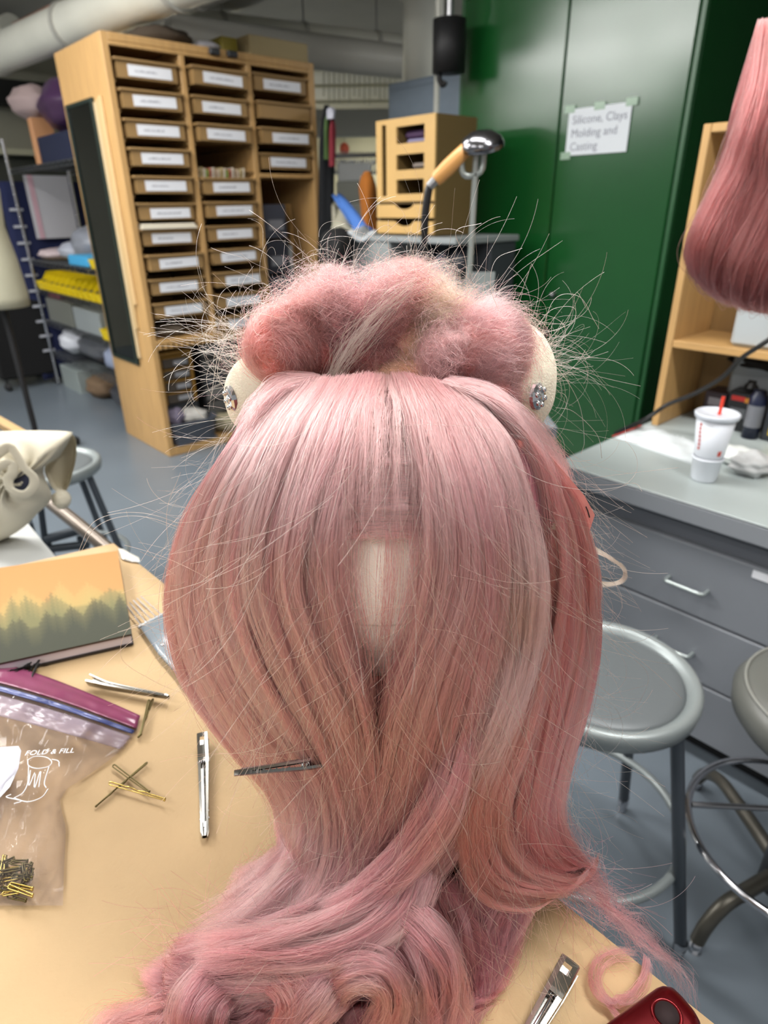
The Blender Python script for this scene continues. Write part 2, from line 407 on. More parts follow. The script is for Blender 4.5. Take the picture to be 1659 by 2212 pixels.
# contents that show
o = thing('paper_stack', 'pile of cream papers lying in the seventh tray of the left column', 'papers', G(1.75, CB0+0.02, 1.24+0.07), GRID)
for k in range(3): MB().gbox(1.60+0.004*k, 1.93-0.006*k, CB0-0.02+0.003*k, CB0+0.25, 1.325+0.009*k, 1.333+0.009*k).build('sheet', mat('cream_paper', '#e4dcc8', rough=0.7), o)
cc = ['#c9b9a0', '#b3a070', '#d8cdb8', '#8a9c50', '#a8604e', '#cfc6b4', '#b79f86']
for k in range(17):
    x = 2.00 + k*0.0185
    MB().obox(G(x, CB0+0.09, 1.583+0.006*math.sin(k*1.7)), E1*0.002, E2*0.07, UPV*0.052+E1*0.006).build('index_card', mat('card_%d' % (k % 7), cc[k % 7], rough=0.7))['label'] = 'upright card in the crowded fourth tray of the middle column'
for o in [x for x in bpy.data.objects if x.name.startswith('index_card')]: tag(o, None, 'card', 'cards standing in the middle column tray')
# hung on the left side of the cabinet
mir = thing('wall_mirror', 'tall narrow dark mirror hung on the left side of the wooden cabinet', 'mirror', G(CA0, 4.16, 0.55), GRID)
MB().gbox(CA0-0.008, CA0-0.001, 4.00, 4.35, 0.57, 1.94).build('glass', mat('mirror_glass', '#3a4145', rough=0.06, metal=1.0), mir)
s = MB()
for (b0, b1, z0, z1) in ((3.965, 4.00, 0.55, 1.96), (4.35, 4.372, 0.55, 1.96), (4.0, 4.35, 0.55, 0.57), (4.0, 4.35, 1.94, 1.96)): s.gbox(CA0-0.016, CA0-0.001, b0, b1, z0, z1, 0.002)
s.build('frame', mat('mirror_frame', '#10201a', rough=0.4), mir)
for k, (b, w, z0) in enumerate(((3.955, 0.035, 0.60), (3.915, 0.033, 0.78), (3.878, 0.032, 0.92))):
    o = MB().gbox(CA0-0.014, CA0-0.001, b-w, b, z0, 1.935+0.01*k, 0.002).build('wooden_yardstick', mat('stick_%d' % k, ['#c2ab84', '#bd9f70', '#c8a878'][k], rough=0.5))
    tag(o, ['pale wooden rule hung right beside the dark mirror', 'wooden rule hung between two others on the cabinet side', 'wooden rule nearest the front edge of the cabinet side'][k], 'ruler', 'wooden rules on the cabinet side')
# on top of the cabinet
o = MB().gbox(2.42, 2.83, CB0+0.03, CB0+0.4, CH, CH+0.10, 0.004).build('cardboard_box', mat('cardboard', '#a2926c', rough=0.8)); tag(o, 'flat cardboard box on top of the tray cabinet at its right end', 'box')
o = MB().ball(G(1.98, CB0+0.25, CH+0.055), 0.17, 0.14, 0.055, noise=0.16, seed=4).build('dark_fabric_bundle', mat('brown_cloth', '#3a3024', rough=0.9)); tag(o, 'dark brown fabric bundle on top of the tray cabinet', 'fabric')
o = MB().ball(G(2.20, CB0+0.16, CH+0.028), 0.09, 0.07, 0.028, noise=0.12, seed=8).build('plastic_bag', mat('white_plastic', '#b9b9c0', rough=0.4)); tag(o, 'small white plastic bag on top of the tray cabinet', 'bag')
o = MB().gbox(2.27, 2.37, CB0+0.08, CB0+0.25, CH, CH+0.08, 0.004).build('yellow_tin', mat('olive_yellow', '#8c7f2a', rough=0.5)); tag(o, 'olive yellow tin on top of the tray cabinet beside the cardboard box', 'tin')
# inside the open compartments
o = MB().ball(G(1.72, CB0+0.14, 0.755), 0.10, 0.08, 0.034, noise=0.22, seed=11).build('crumpled_scraps', mat('scrap_grey', '#75695a', rough=0.8)); tag(o, 'crumpled grey scraps lying on the shelf under the left trays', 'scraps')
am = thing('parts_organizer', 'amber small parts organizer with little drawers under the tray shelf', 'drawer organizer', G(1.70, CB0+0.1, 0.05), GRID)
M_amber = mat('amber_plastic', '#8a6420', rough=0.4)
MB().gbox(1.61, 1.63, CB0+0.08, CB0+0.3, 0.30, 0.63, 0.003).build('side_panel', M_amber, am); MB().gbox(1.81, 1.83, CB0+0.08, CB0+0.3, 0.30, 0.63, 0.003).build('side_panel', M_amber, am)
MB().gbox(1.63, 1.81, CB0+0.08, CB0+0.3, 0.61, 0.63).build('top_panel', M_amber, am)
for k in range(4):
    z = 0.31+0.074*k
    d = MB().gbox(1.632, 1.808, CB0+0.075, CB0+0.29, z, z+0.062, 0.004).build('drawer', mat('smoky_plastic', '#4a4138', rough=0.25), am)
    MB().gbox(1.70, 1.79, CB0+0.068, CB0+0.074, z+0.018, z+0.044).build('label_card', mat('label_grey', '#8d8d90', rough=0.6), d)
    MB().gbox(1.632, 1.808, CB0+0.07, CB0+0.28, z+0.0625, z+0.069).build('shelf', M_amber, d)
MB().gbox(1.60, 1.84, CB0+0.1, CB0+0.3, 0.05, 0.298).build('base_box', M_dark, am)
bo = thing('parts_organizer', 'black small parts organizer full of clear drawers, right of the amber one', 'drawer organizer', G(2.05, CB0+0.1, 0.05), GRID)
MB().gbox(1.90, 2.34, CB0+0.12, CB0+0.32, 0.05, 0.66, 0.004).build('body', M_black, bo)
for r in range(6):
    for c in range(3):
        MB().gbox(1.915+0.142*c, 2.045+0.142*c, CB0+0.105, CB0+0.119, 0.085+0.095*r, 0.165+0.095*r, 0.004).build('drawer', mat('clear_drawer_%d' % ((r+c) % 3), ['#3c3d40', '#55534f', '#6d6a66'][(r+c) % 3], rough=0.2), bo)
gbn = thing('storage_bin', 'grey plastic bin in the bottom left of the tray cabinet', 'bin', G(1.72, CB0, 0.05), GRID)
s = MB(); rows = []
for (zz, sc) in ((0.052, 0.86), (0.06, 0.9), (0.185, 1.0), (0.19, 1.05), (0.20, 1.05), (0.19, 0.97), (0.07, 0.86)):
    rows.append([G(1.755 + 0.165*sc*math.copysign(abs(math.cos(t))**0.45, math.cos(t)), CB0+0.10 + 0.11*sc*math.copysign(abs(math.sin(t))**0.45, math.sin(t)), zz) for t in np.linspace(0, 2*PI, 33)[:-1]])
s.grid(rows, closed=True); s.build('bin_shell', mat('bin_grey', '#565a63', rough=0.45), gbn)
MB().gbox(1.62, 1.90, CB0+0.0, CB0+0.2, 0.055, 0.062).build('bin_floor', mat('bin_grey', '#565a63'), gbn)
o = MB().ball(G(1.77, CB0+0.1, 0.21), 0.115, 0.075, 0.05, noise=0.25, seed=21).build('tissue_bundle', mat('tissue', '#b5b2ac', rough=0.8)); tag(o, 'white tissue bundle heaped in the grey plastic bin', 'tissue')
o = MB().ball(G(1.67, CB0+0.09, 0.225), 0.06, 0.06, 0.055, noise=0.25, seed=22).build('lilac_cloth', mat('lilac', '#7d7588', rough=0.8)); tag(o, 'lilac cloth heaped at the left in the grey plastic bin', 'cloth')
o = MB().ball(G(2.02, CB0+0.06, 0.115), 0.13, 0.055, 0.065, noise=0.2, seed=23).build('beige_sack', mat('beige_sack', '#8f876e', rough=0.8)); tag(o, 'beige sack lying on the cabinet base right of the grey bin', 'sack')
for k in range(4):
    o = MB().gbox(2.43, 2.60, CB0+0.05, CB0+0.34, 0.60+0.215*k, 0.80+0.215*k, 0.006).build('drawer_box', mat('slate_%d' % (k % 2), ['#34353c', '#41434c'][k % 2], rough=0.4)); tag(o, f'{["lowest","second from lowest","second from top","topmost"][k]} dark plastic drawer box in the right bay of the cabinet', 'box', 'dark drawer boxes in the cabinet')
    MB().gbox(2.46, 2.57, CB0+0.044, CB0+0.049, 0.65+0.215*k, 0.71+0.215*k).build('label_card', mat('label_dim', '#78787c', rough=0.6), o)
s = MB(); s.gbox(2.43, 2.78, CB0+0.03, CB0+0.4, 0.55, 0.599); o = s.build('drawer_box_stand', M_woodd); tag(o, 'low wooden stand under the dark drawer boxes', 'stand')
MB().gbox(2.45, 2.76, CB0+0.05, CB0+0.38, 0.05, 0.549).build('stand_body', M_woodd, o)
o = MB().gbox(2.61, 2.625, CB0+0.04, CB0+0.4, 0.60, 1.2).build('acrylic_sheet', mat('pale_edge', '#8a8a88', rough=0.3)); tag(o, 'thin pale panel standing beside the dark drawer boxes', 'panel')
rows = [[G(2.66+0.10*t+0.02*math.sin(9*t+z*5), CB0+0.12+0.1*t+0.03*math.sin(4*z+3*t), z) for t in np.linspace(0, 1, 9)] for z in np.linspace(0.6, 1.45, 12)]
s = MB(); s.grid(rows); o = s.build('kraft_paper', mat('kraft_roll', '#94703e', rough=0.7)); solid(o, 0.004); tag(o, 'curved sheet of brown paper standing in the right bay of the cabinet', 'paper')

# ------------------------------------------------------------------ wire shelving behind the cabinet
RA, RB0, RB1 = 1.66, 4.62, 6.22
rack = thing('wire_rack', 'chrome wire shelving unit behind the wooden tray cabinet', 'shelving', G(RA, RB0, 0), GRID)
for (a, b) in ((RA, RB1), (RA, RB0), (RA+0.45, RB1), (RA+0.45, RB0)):
    s = MB(); s.tube([G(a, b, 0.02), G(a, b, 1.93)], 0.0127, 10)
    for k in range(24): s.lathe(G(a, b, 0.08+0.077*k), [(0.0127, -0.002), (0.0138, 0), (0.0127, 0.002)], 10)
    s.build('post', M_chrome, rack)
RZ = [0.10, 0.46, 0.74, 1.00, 1.18, 1.70]
RZ = [at_a(180, 863, RA).z, at_a(175, 789, RA).z, at_a(165, 716, RA).z, at_a(150, 642, RA).z, at_a(140, 574, RA).z, 1.72]
for z in RZ:
    s = MB(); r = 0.0035
    for a in (RA, RA+0.45): s.tube([G(a, RB0, z), G(a, RB1, z)], r, 6); s.tube([G(a, RB0, z-0.03), G(a, RB1, z-0.03)], r, 6)
    n = 30
    for a in (RA,):
        zz = []
        for k in range(n+1): zz.append(G(a, RB0+(RB1-RB0)*k/n, z - (0.03 if k % 2 else 0.0)))
        s.tube(zz, r, 5)
    for k in range(40): b = RB0+(RB1-RB0)*k/39; s.tube([G(RA, b, z+0.002), G(RA+0.45, b, z+0.002)], 0.0025, 5, cap=False)
    s.build('wire_shelf', M_wire, rack)
def onrack(name, label, cat, b0, b1, k, h, m, a0=0.03, a1=0.3, grp=None, blob=None):
    z = RZ[k]+0.0055
    if blob is not None: o = MB().ball(G(RA+(a0+a1)/2, (b0+b1)/2, z+h*0.5), (a1-a0)/2, (b1-b0)/2, h*0.5, noise=0.14, seed=blob, rot=Matrix.Rotation(GRID, 3, 'Z')).build(name, m)
    else: o = MB().gbox(RA+a0, RA+a1, b0, b1, z, z+h, 0.006).build(name, m)
    return tag(o, label, cat, grp)
def bin_(b0, b1, k, h, m, label, grp):
    z = RZ[k]+0.0055; o = thing('stacking_bin', label, 'bin', G(RA+0.02, (b0+b1)/2, z), GRID, grp); s = MB()
    prof = [G(RA+0.0, 0, z+h*0.45) , G(RA+0.02, 0, z), G(RA+0.3, 0, z), G(RA+0.3, 0, z+h), G(RA+0.10, 0, z+h), G(RA+0.05, 0, z+h*0.5)]
    for bb in (b0+0.004, b1-0.010): s.prism([p+E2*bb for p in prof], E2*0.006)
    s.gbox(RA+0.02, RA+0.3, b0+0.010, b1-0.010, z, z+0.005); s.obox(G(RA+0.01, (b0+b1)/2, z+h*0.24), E1*0.003, E2*((b1-b0)/2-0.01), UPV*(h*0.24)+E1*-0.008)
    s.build('bin_body', m, o)
    MB().gbox(RA+0.05, RA+0.25, b0+0.02, b1-0.02, z+0.006, z+h*0.5).build('contents', mat('bin_fill', '#3c3a36', rough=0.8), o); return o
b = 4.63; k = 0
while b < 6.05:
    bin_(b, b+0.115, 3, 0.12, M_yellow, 'yellow stacking bin in the row on the wire rack', 'yellow bins on the wire rack'); b += 0.125
bin_(6.06, 6.20, 3, 0.135, M_yellow, 'larger yellow stacking bin at the left end of the rack row', 'yellow bins on the wire rack')
bin_(4.70, 4.86, 4, 0.13, M_yellow, 'yellow bin on the wire shelf above the long yellow row', 'yellow bins on the wire rack')
onrack('blue_box', 'bright light blue box on the wire shelf above the yellow bins', 'box', 4.95, 5.35, 4, 0.07, mat('sky_blue', '#3f9fd0', rough=0.5))
onrack('pink_bag', 'pale pink packet at the left end of the wire shelf above the yellow bins', 'packet', 5.85, 6.20, 4, 0.09, mat('pale_pink', '#b8a8aa', rough=0.6), blob=31)
onrack('grey_bag', 'rounded grey plastic bag on the wire shelf behind the blue box', 'bag', 5.30, 5.75, 4, 0.26, mat('grey_bag', '#7f838c', rough=0.35), 0.15, 0.4, blob=32)
onrack('white_bag', 'white plastic bag between the pink packet and the grey bag', 'bag', 5.60, 5.92, 4, 0.14, mat('white_bag', '#9fa4b0', rough=0.35), 0.1, 0.35, blob=33)
bin_(4.66, 4.90, 2, 0.16, M_yellow, 'yellow bin at the cabinet end of the rack shelf below the long row', 'yellow bins on the wire rack')
onrack('clear_tub', 'cloudy clear tub on the rack shelf below the yellow row, left end', 'tub', 5.55, 6.15, 2, 0.19, mat('cloudy', '#6e7069', rough=0.3))
onrack('clear_tub', 'pale clear tub on the rack shelf beside the single yellow bin', 'tub', 4.95, 5.5, 2, 0.17, mat('cloudy_pale', '#8d9495', rough=0.3))
onrack('red_packet', 'small dark red packet on top of the cloudy tub', 'packet', 5.85, 6.1, 2, 0.035, mat('dull_red', '#8c3a4c', rough=0.5), 0.05, 0.2).location.z += 0.19
onrack('white_bottle_bag', 'bright white bag at the left end of the second lowest rack shelf', 'bag', 5.85, 6.18, 1, 0.20, mat('bright_bag', '#c9ccd4', rough=0.35), blob=34)
onrack('grey_bag', 'wide grey plastic bag on the second lowest rack shelf', 'bag', 5.15, 5.95, 1, 0.20, mat('grey_bag2', '#55585e', rough=0.35), 0.06, 0.4, blob=35)
onrack('white_blue_bag', 'white and pale blue bag on the second lowest rack shelf near the cabinet', 'bag', 4.66, 5.2, 1, 0.22, mat('pale_blue_bag', '#8e98b0', rough=0.35), blob=36)
onrack('clear_tub', 'white see-through tub at the left end of the lowest rack shelf', 'tub', 5.75, 6.18, 0, 0.20, mat('cloudy_white', '#8a9391', rough=0.3))
onrack('brown_parcel', 'crumpled brown parcel on the lowest rack shelf', 'parcel', 5.35, 5.75, 0, 0.19, mat('parcel', '#6b5640', rough=0.8), blob=37)
onrack('grey_bag', 'dark grey bag on the lowest rack shelf next to the cabinet', 'bag', 4.66, 5.32, 0, 0.2, mat('grey_bag3', '#3d3f45', rough=0.35), 0.05, 0.4, blob=38)
onrack('dark_crate', 'blue black crate on the top wire shelf', 'crate', 4.75, 5.55, 5, 0.17, mat('blue_black', '#141c38', rough=0.5), 0.05, 0.4)
onrack('wooden_offcut', 'upright piece of orange wood on the top wire shelf', 'wood', 5.60, 5.68, 5, 0.30, mat('orange_wood', '#b5835a', rough=0.6), 0.05, 0.2)
onrack('purple_bag', 'purple plastic bag piled high on the top wire shelf', 'bag', 4.75, 5.55, 5, 0.34, mat('purple_bag', '#3d2344', rough=0.35), 0.02, 0.4, blob=39).location.z += 0.17
onrack('pink_fabric', 'pale pink fabric bundle left of the purple bag', 'fabric', 5.55, 6.05, 5, 0.22, mat('pink_grey', '#a08d8b', rough=0.8), 0.0, 0.3, blob=40).location.z += 0.30
# navy pegboard sheet with ties at the end of the rack
nv = thing('navy_sheet', 'navy blue cloth sheet hung at the end of the wire rack', 'sheet', G(1.35, 6.3, 0), GRID)
rows = [[G(1.56+0.66*t, 6.27+0.02*math.sin(11*t+2*z), z) for t in np.linspace(0, 1, 14)] for z in np.linspace(0.05, at_b(40, 392, 6.27).z, 16)]
s = MB(); s.grid(rows); solid(s.build('cloth', M_navy, nv), 0.006)
for k in range(10):
    z = 0.30+0.125*k; MB().gbox(1.60, 1.70, 6.235, 6.243, z, z+0.02, 0.002).build('white_tie', mat('tie_white', '#a3a5ac', rough=0.7), nv)
o = MB().obox(at_b(112, 448, 6.22), E1*0.17, E2*0.002, UPV*0.235).build('paper_notice', mat('notice', '#a9a9ad', rough=0.7)); tag(o, 'large white paper sheet pinned on the navy cloth', 'paper')
MB().obox(at_b(78, 448, 6.215), E1*0.02, E2*0.002, UPV*0.235).build('pink_edge', mat('notice_pink', '#b08f97', rough=0.7), o)
# left wall ledge, dress form and dark trolley
p0 = at_b(-30, 322, 7.5); p1 = at_b(150, 322, 7.5)
o = MB().gbox(ga(p0)-1, ga(p1)+0.6, 7.3, 7.58, p0.z-0.05, p0.z, 0.004).build('wall_ledge', mat('ledge', '#a7a48c', rough=0.6)); tag(o, 'long cream ledge on the left wall above the navy cloth', 'ledge')
o = MB().gbox(ga(p0)-1, ga(p1)+0.6, 7.45, 7.58, 0.5, p0.z-0.06).build('wall_shade_sheet', mat('wall_shade', '#34362f', rough=0.9)); tag(o, 'dark sheet added as the wall shadow below the cream ledge', 'panel')  # flat dark slab: the wall's shadow under the ledge put in as colour
o = MB().gbox(ga(p0)-1, ga(p1)+0.2, 7.4, 7.58, p0.z+0.36, p0.z+0.56).build('wall_duct', mat('duct_dark', '#171814', rough=0.9)); tag(o, 'dark horizontal duct on the left wall above the cream ledge', 'duct')
df = thing('dress_form', 'cream dress form torso at the left edge of the photo', 'dress form', at_Y(-12, 660, 4.0))
c = at_Y(-14, 580, 4.0); c.z = 0
zz = lambda y: at_Y(-10, y, 4.0).z
MB().lathe(c, [(0.0, zz(665)), (0.145, zz(663)), (0.15, zz(640)), (0.135, zz(560)), (0.11, zz(490)), (0.13, zz(410)), (0.11, zz(370)), (0.05, zz(350)), (0.0, zz(348))], 28).build('torso', mat('form_cream', '#aaa791', rough=0.8), df)
MB().lathe(c, [(0.018, 0.05), (0.018, zz(664))], 12).build('pole', M_black, df)
s = MB()
for k in range(4):
    a = k*PI/2+0.4; s.tube([c+Vector((0, 0, 0.12)), c+Vector((0.22*math.cos(a), 0.22*math.sin(a), 0.05))], 0.014, 8); s.ball(c+Vector((0.22*math.cos(a), 0.22*math.sin(a), 0.03)), 0.03)
s.build('caster_base', M_black, df)
tr = thing('black_trolley', 'black draped trolley on casters between the dress form and the wire rack', 'trolley', at_z(95, 850, 0))
c = at_z(75, 838, 0); 
MB().obox(c+UPV*0.42+E2*0.3, E1*0.24, E2*0.3, UPV*0.32, 0.02).build('drape', mat('black_drape', '#0b0b0c', rough=1.0), tr)
for (i, j) in ((-1, 0), (1, 0), (1, 1.9), (-1, 1.9)):
    q = c+E1*(0.2*i)+E2*(0.3*j+0.02); MB().tube([q+UPV*0.12, q+UPV*0.05], 0.012, 8).ball(q+UPV*0.035, 0.034, 0.018, 0.034).build('caster', M_black, tr)
MB().obox(c+UPV*0.80+E2*0.3, E1*0.1, E2*0.3, UPV*0.03, 0.006).build('top_board', mat('board_pale', '#8d8064', rough=0.6), tr)

# ------------------------------------------------------------------ green cabinet
GA, GB0, GB1, GH = 3.10, 1.475, 2.79, 2.43
gc = thing('green_cabinet', 'tall glossy dark green metal cupboard with two doors', 'cabinet', G(GA, GB0, 0), GRID)
MB().gbox(GA+0.02, 3.72, GB0, GB1, 0.11, GH, 0.006).build('body', M_green, gc)
MB().gbox(GA+0.05, 3.70, GB0+0.02, GB1-0.02, 0.0, 0.108).build('plinth', M_black, gc)
mid = 2.122
for i, (b0, b1) in enumerate(((GB0+0.028, mid-0.004), (mid+0.004, GB1-0.02))):
    d = MB().gbox(GA, GA+0.019, b0, b1, 0.14, GH-0.045, 0.005).build('door', M_green, gc)
    if i == 1:
        kp = at_a(1196, 636, GA-0.004)
        MB().lathe(kp, [(0.0, 0.03), (0.013, 0.026), (0.016, 0.012), (0.016, 0)], 16, axis=-E1).build('lock', M_steel, d)
    else:
        kp = at_a(1182, 716, GA-0.004); MB().ball(kp-E1*0.012, 0.02, 0.02, 0.028).build('handle', M_black, d)
s = MB(); s.gbox(GA+0.004, GA+0.02, GB0, GB0+0.024, 0.11, GH, 0.003); s.gbox(GA+0.004, GA+0.02, GB1-0.018, GB1, 0.11, GH, 0.003); s.gbox(GA+0.004, GA+0.02, GB0+0.025, GB1-0.019, GH-0.04, GH, 0.003)
s.build('door_frame', M_greend, gc)
p = at_a(1290, 281, GA-0.006)
sg = thing('paper_sign', 'white paper sign taped on the green cupboard', 'sign', p, GRID)
u = (E2*-1 + UPV*0.0).normalized(); v = UPV
MB().obox(p, u*0.163, E1*0.0008, v*0.098).build('sheet', mat('sign_paper', '#d3d8dc', rough=0.7), sg)
for (i, j) in ((-1, 1), (1, 1), (-1, -1), (0, 1)):
    MB().obox(p - E1*0.0018 + u*(0.160*i) + v*(0.098*j), u*0.028, E1*0.0004, v*0.016).build('tape', mat('tape_clear', '#9db8a0', rough=0.3, alpha=0.75), sg)
for k, t in enumerate(('Silicone, Clays', 'Molding and', 'Casting')):
    text_mesh(t, 0.050, frame(p - E1*0.0014 - u*0.140 + v*(0.034-0.056*k), u, v), mat('sign_ink', '#7d7f8c', rough=0.8), 'lettering', sg)

# blue grey steel cabinet left of the green one, and the wooden organizer tower
PA = 3.35; q0 = at_a(838, 182, PA); q1 = at_a(990, 160, PA)
PH = q0.z
o = thing('steel_cabinet', 'blue grey steel cabinet behind the wooden organizer, left of the green cupboard', 'cabinet', G(PA, gb(q1), 0), GRID)
MB().gbox(PA, PA+0.3, 2.80, gb(q0), 0.0, PH, 0.006).build('body', mat('blue_grey_steel', '#76838f', rough=0.5, noise=0.04), o)
MB().gbox(PA-0.012, PA, 2.82, gb(q0)-0.02, 0.1, PH-0.04, 0.004).build('door', mat('blue_grey_steel', '#76838f'), o)
MB().tube([G(PA-0.02, 2.815, 0.1), G(PA-0.02, 2.815, PH)], 0.012, 8).build('edge_strip', M_steel, o)
OA = 2.55; c0 = at_a(812, 258, OA); c1 = at_a(941, 248, OA); zb = at_a(880, 508, OA).z; zt = (c0.z+c1.z)/2
ob0, ob1 = gb(c1), gb(c0)
og = thing('wooden_organizer', 'pale wooden organizer tower with square openings and a tall slot', 'organizer', G(OA, ob0, zb), GRID)
M_ow = mat('birch_ply', '#c9a365', rough=0.5, noise=0.06, nscale=5); M_owshade = mat('birch_shaded', '#6f5a33', rough=0.6)  # second birch tone is darker: shade on sides and inside painted in
W = ob1-ob0; Hh = zt-zb
def ob(b0, b1, z0, z1, a0=0.0, a1=0.012): return (OA+a0, OA+a1, ob0+W*b0, ob0+W*b1, zb+Hh*z0, zb+Hh*z1)
s = MB()
# front frame around openings: slot at left (b .82-.90), windows (b .17-.62)
for r in ((0.90, 1.0, 0.30, 1), (0.64, 0.82, 0.30, 1), (0, 0.17, 0.30, 1), (0.17, 0.64, 0.93, 1), (0.17, 0.64, 0.70, 0.79), (0.17, 0.64, 0.49, 0.57), (0.17, 0.64, 0.30, 0.365), (0.82, 0.90, 0.96, 1), (0.82, 0.90, 0.30, 0.35)): s.gbox(*ob(*r))
s.build('front_panel', M_ow, og)
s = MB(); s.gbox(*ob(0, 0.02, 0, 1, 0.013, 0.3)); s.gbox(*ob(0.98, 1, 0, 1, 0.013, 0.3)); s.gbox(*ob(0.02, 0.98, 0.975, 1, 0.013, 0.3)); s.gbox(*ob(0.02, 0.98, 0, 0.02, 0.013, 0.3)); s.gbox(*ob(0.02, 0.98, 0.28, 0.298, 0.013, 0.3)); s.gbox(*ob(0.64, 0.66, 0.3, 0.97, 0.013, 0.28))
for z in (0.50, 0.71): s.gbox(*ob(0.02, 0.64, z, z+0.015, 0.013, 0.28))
s.gbox(*ob(0.02, 0.98, 0.02, 0.97, 0.281, 0.3)); s.build('carcass', M_owshade, og)
for (z0, z1) in ((0.155, 0.275), (0.015, 0.125)):
    s = MB(); n = 12; pts = [(0, z0), (1, z0), (1, z1), (0.66, z1)] + [(0.5+0.16*math.cos(t), z1-0.045*math.sin(t)) for t in np.linspace(0, PI, n)] + [(0.34, z1), (0, z1)]
    s.prism([G(OA-0.002, ob0+W*x, zb+Hh*y) for x, y in pts], E1*0.014); s.build('drawer', M_ow, og)
def insider(b0, b1, z0, z1, m, label, nm, cat):
    o = MB().gbox(*ob(b0, b1, z0, z1, 0.05, 0.2), 0.01).build(nm, m); tag(o, label, cat)
insider(0.2, 0.60, 0.79, 0.83, mat('lilac_white', '#8f8aa8', rough=0.6), 'lilac white packet in the top opening of the wooden organizer', 'packet', 'packet')
insider(0.3, 0.62, 0.835, 0.90, mat('dark_purple', '#3f2348', rough=0.6), 'dark purple packet on top of the lilac one in the organizer', 'packet', 'packet')
insider(0.22, 0.5, 0.585, 0.63, mat('grey_box', '#8a7f76', rough=0.6), 'grey spool box in the second opening of the wooden organizer', 'box', 'box')
# grey desk the organizer stands on and the dark things at its left
DZ = zb-0.004
dk = thing('grey_desk', 'grey steel desk under the wooden organizer', 'desk', G(2.3, 2.4, 0), GRID)
dka, dkb0, dkb1 = 2.50, gb(at_a(985, 515, 2.50)), gb(at_a(752, 515, 2.50))
MB().gbox(dka, 3.0, dkb0, dkb1, DZ-0.03, DZ, 0.004).build('desktop', mat('desk_grey', '#8f9494', rough=0.5), dk)
dkm = gb(at_a(838, 515, dka))
MB().gbox(dka+0.01, 2.99, dkm, dkb1-0.01, 0.0, DZ-0.031, 0.006).build('side_panel', mat('desk_body', '#8b908f', rough=0.5), dk)
MB().gbox(dka+0.28, 2.99, dkb0+0.01, dkm-0.002, 0.0, DZ-0.031, 0.006).build('back_panel', mat('desk_dark', '#3a3d42', rough=0.6), dk)
for k in range(3):
    MB().ball(G(dka+0.15, dkb0+0.09+0.12*k, DZ-0.12-0.03*(k % 2)), 0.06, 0.06, 0.07, noise=0.2, seed=60+k, rot=None).build('bundle', mat('jumble_%d' % k, ['#22242b', '#565b66', '#2c2f3a'][k], rough=0.6), dk)
MB().gbox(dka+0.02, dka+0.27, dkb0+0.012, dkm-0.004, DZ-0.23, DZ-0.21).build('shelf', mat('desk_body', '#8b908f'), dk)
# clothes and cloths seen between the cabinets
def cloth_strip(name, label, x0, x1, y0, y1, Y, m, thick=0.10, seed=0, n=10, lean=0):
    rn = random.Random(seed); ph = [rn.uniform(0, 6) for _ in range(4)]; rows = []
    for i, y in enumerate(np.linspace(y0, y1, 12)):
        t = i/11; L = at_Y(x0+lean*t, y, Y); R = at_Y(x1+lean*t, y, Y); c = (L+R)/2; w = (R-L).length/2; row = []
        for k in range(20):
            a = 2*PI*k/20; f = 1+0.12*math.sin(3*a+ph[0]+t*3)+0.08*math.sin(5*a+ph[1])
            taper = 0.55+0.45*min(1, t*4) if i else 0.3
            row.append(c + Vector((math.cos(a)*w*f*taper, math.sin(a)*thick*f*taper, 0)))
        rows.append(row)
    s = MB(); s.grid(rows, closed=True); s.add(rows[0], [tuple(range(20))]); s.add(rows[-1], [tuple(range(20))])
    o = s.build(name, m); return tag(o, label, 'garment' if 'coat' in name or 'garment' in name else 'cloth', 'hanging garments beside the tray cabinet' if 'garment' in name else None)
cloth_strip('hanging_garment', 'black garment hanging right beside the wooden cabinet', 688, 722, 228, 565, 4.62, mat('coat_black', '#17191c', rough=0.95), seed=1)
cloth_strip('hanging_garment', 'olive green garment in the row beside the wooden cabinet', 700, 712, 250, 345, 4.45, mat('coat_green', '#4f6a3a', rough=0.95), 0.05, seed=2)
cloth_strip('hanging_garment', 'dark red garment in the row beside the wooden cabinet', 712, 725, 255, 360, 4.42, mat('coat_red', '#7c2530', rough=0.95), 0.05, seed=3)
cloth_strip('white_bag', 'white plastic bag at the top of the hanging garments', 706, 724, 232, 258, 4.40, mat('bagwhite', '#b9bac6', rough=0.5), 0.05, seed=4)
cloth_strip('black_bag', 'black bag lying on the grey desk near the wooden cabinet', 700, 764, 492, 560, 3.9, mat('bag_black', '#0d0d0f', rough=0.8), 0.15, seed=5)
cloth_strip('hanging_cloth', 'rust orange cloth hanging left of the wooden organizer', 776, 812, 370, 500, 4.3, mat('rust_cloth', '#a9641f', rough=0.9), 0.08, seed=6, lean=6)
def drape(name, label, quad, Y, m, seed):
    rn = random.Random(seed); p = rn.uniform(0, 6); (a, b, c, d) = [at_Y(x, y, Y + dy) for (x, y, dy) in quad]
    rows = [[(a.lerp(b, u)).lerp(d.lerp(c, u), v) + UPV*(0.02*math.sin(7*u+p+4*v)) for u in np.linspace(0, 1, 12)] for v in np.linspace(0, 1, 8)]
    s = MB(); s.grid(rows); o = s.build(name, m); solid(o, 0.02); return tag(o, label, 'cloth')
drape('blue_cloth', 'bright blue cloth draped on the grey desk', [(716, 430, 0), (734, 432, 0), (806, 494, -0.3), (776, 505, -0.3)], 4.5, mat('blue_cloth', '#4f7fcf', rough=0.7), 3)
drape('cream_cloth', 'cream cloth lying under the blue cloth', [(716, 450, 0), (746, 455, 0), (768, 500, -0.3), (718, 500, -0.3)], 4.55, mat('cream_cloth', '#b9b5a0', rough=0.8), 4)
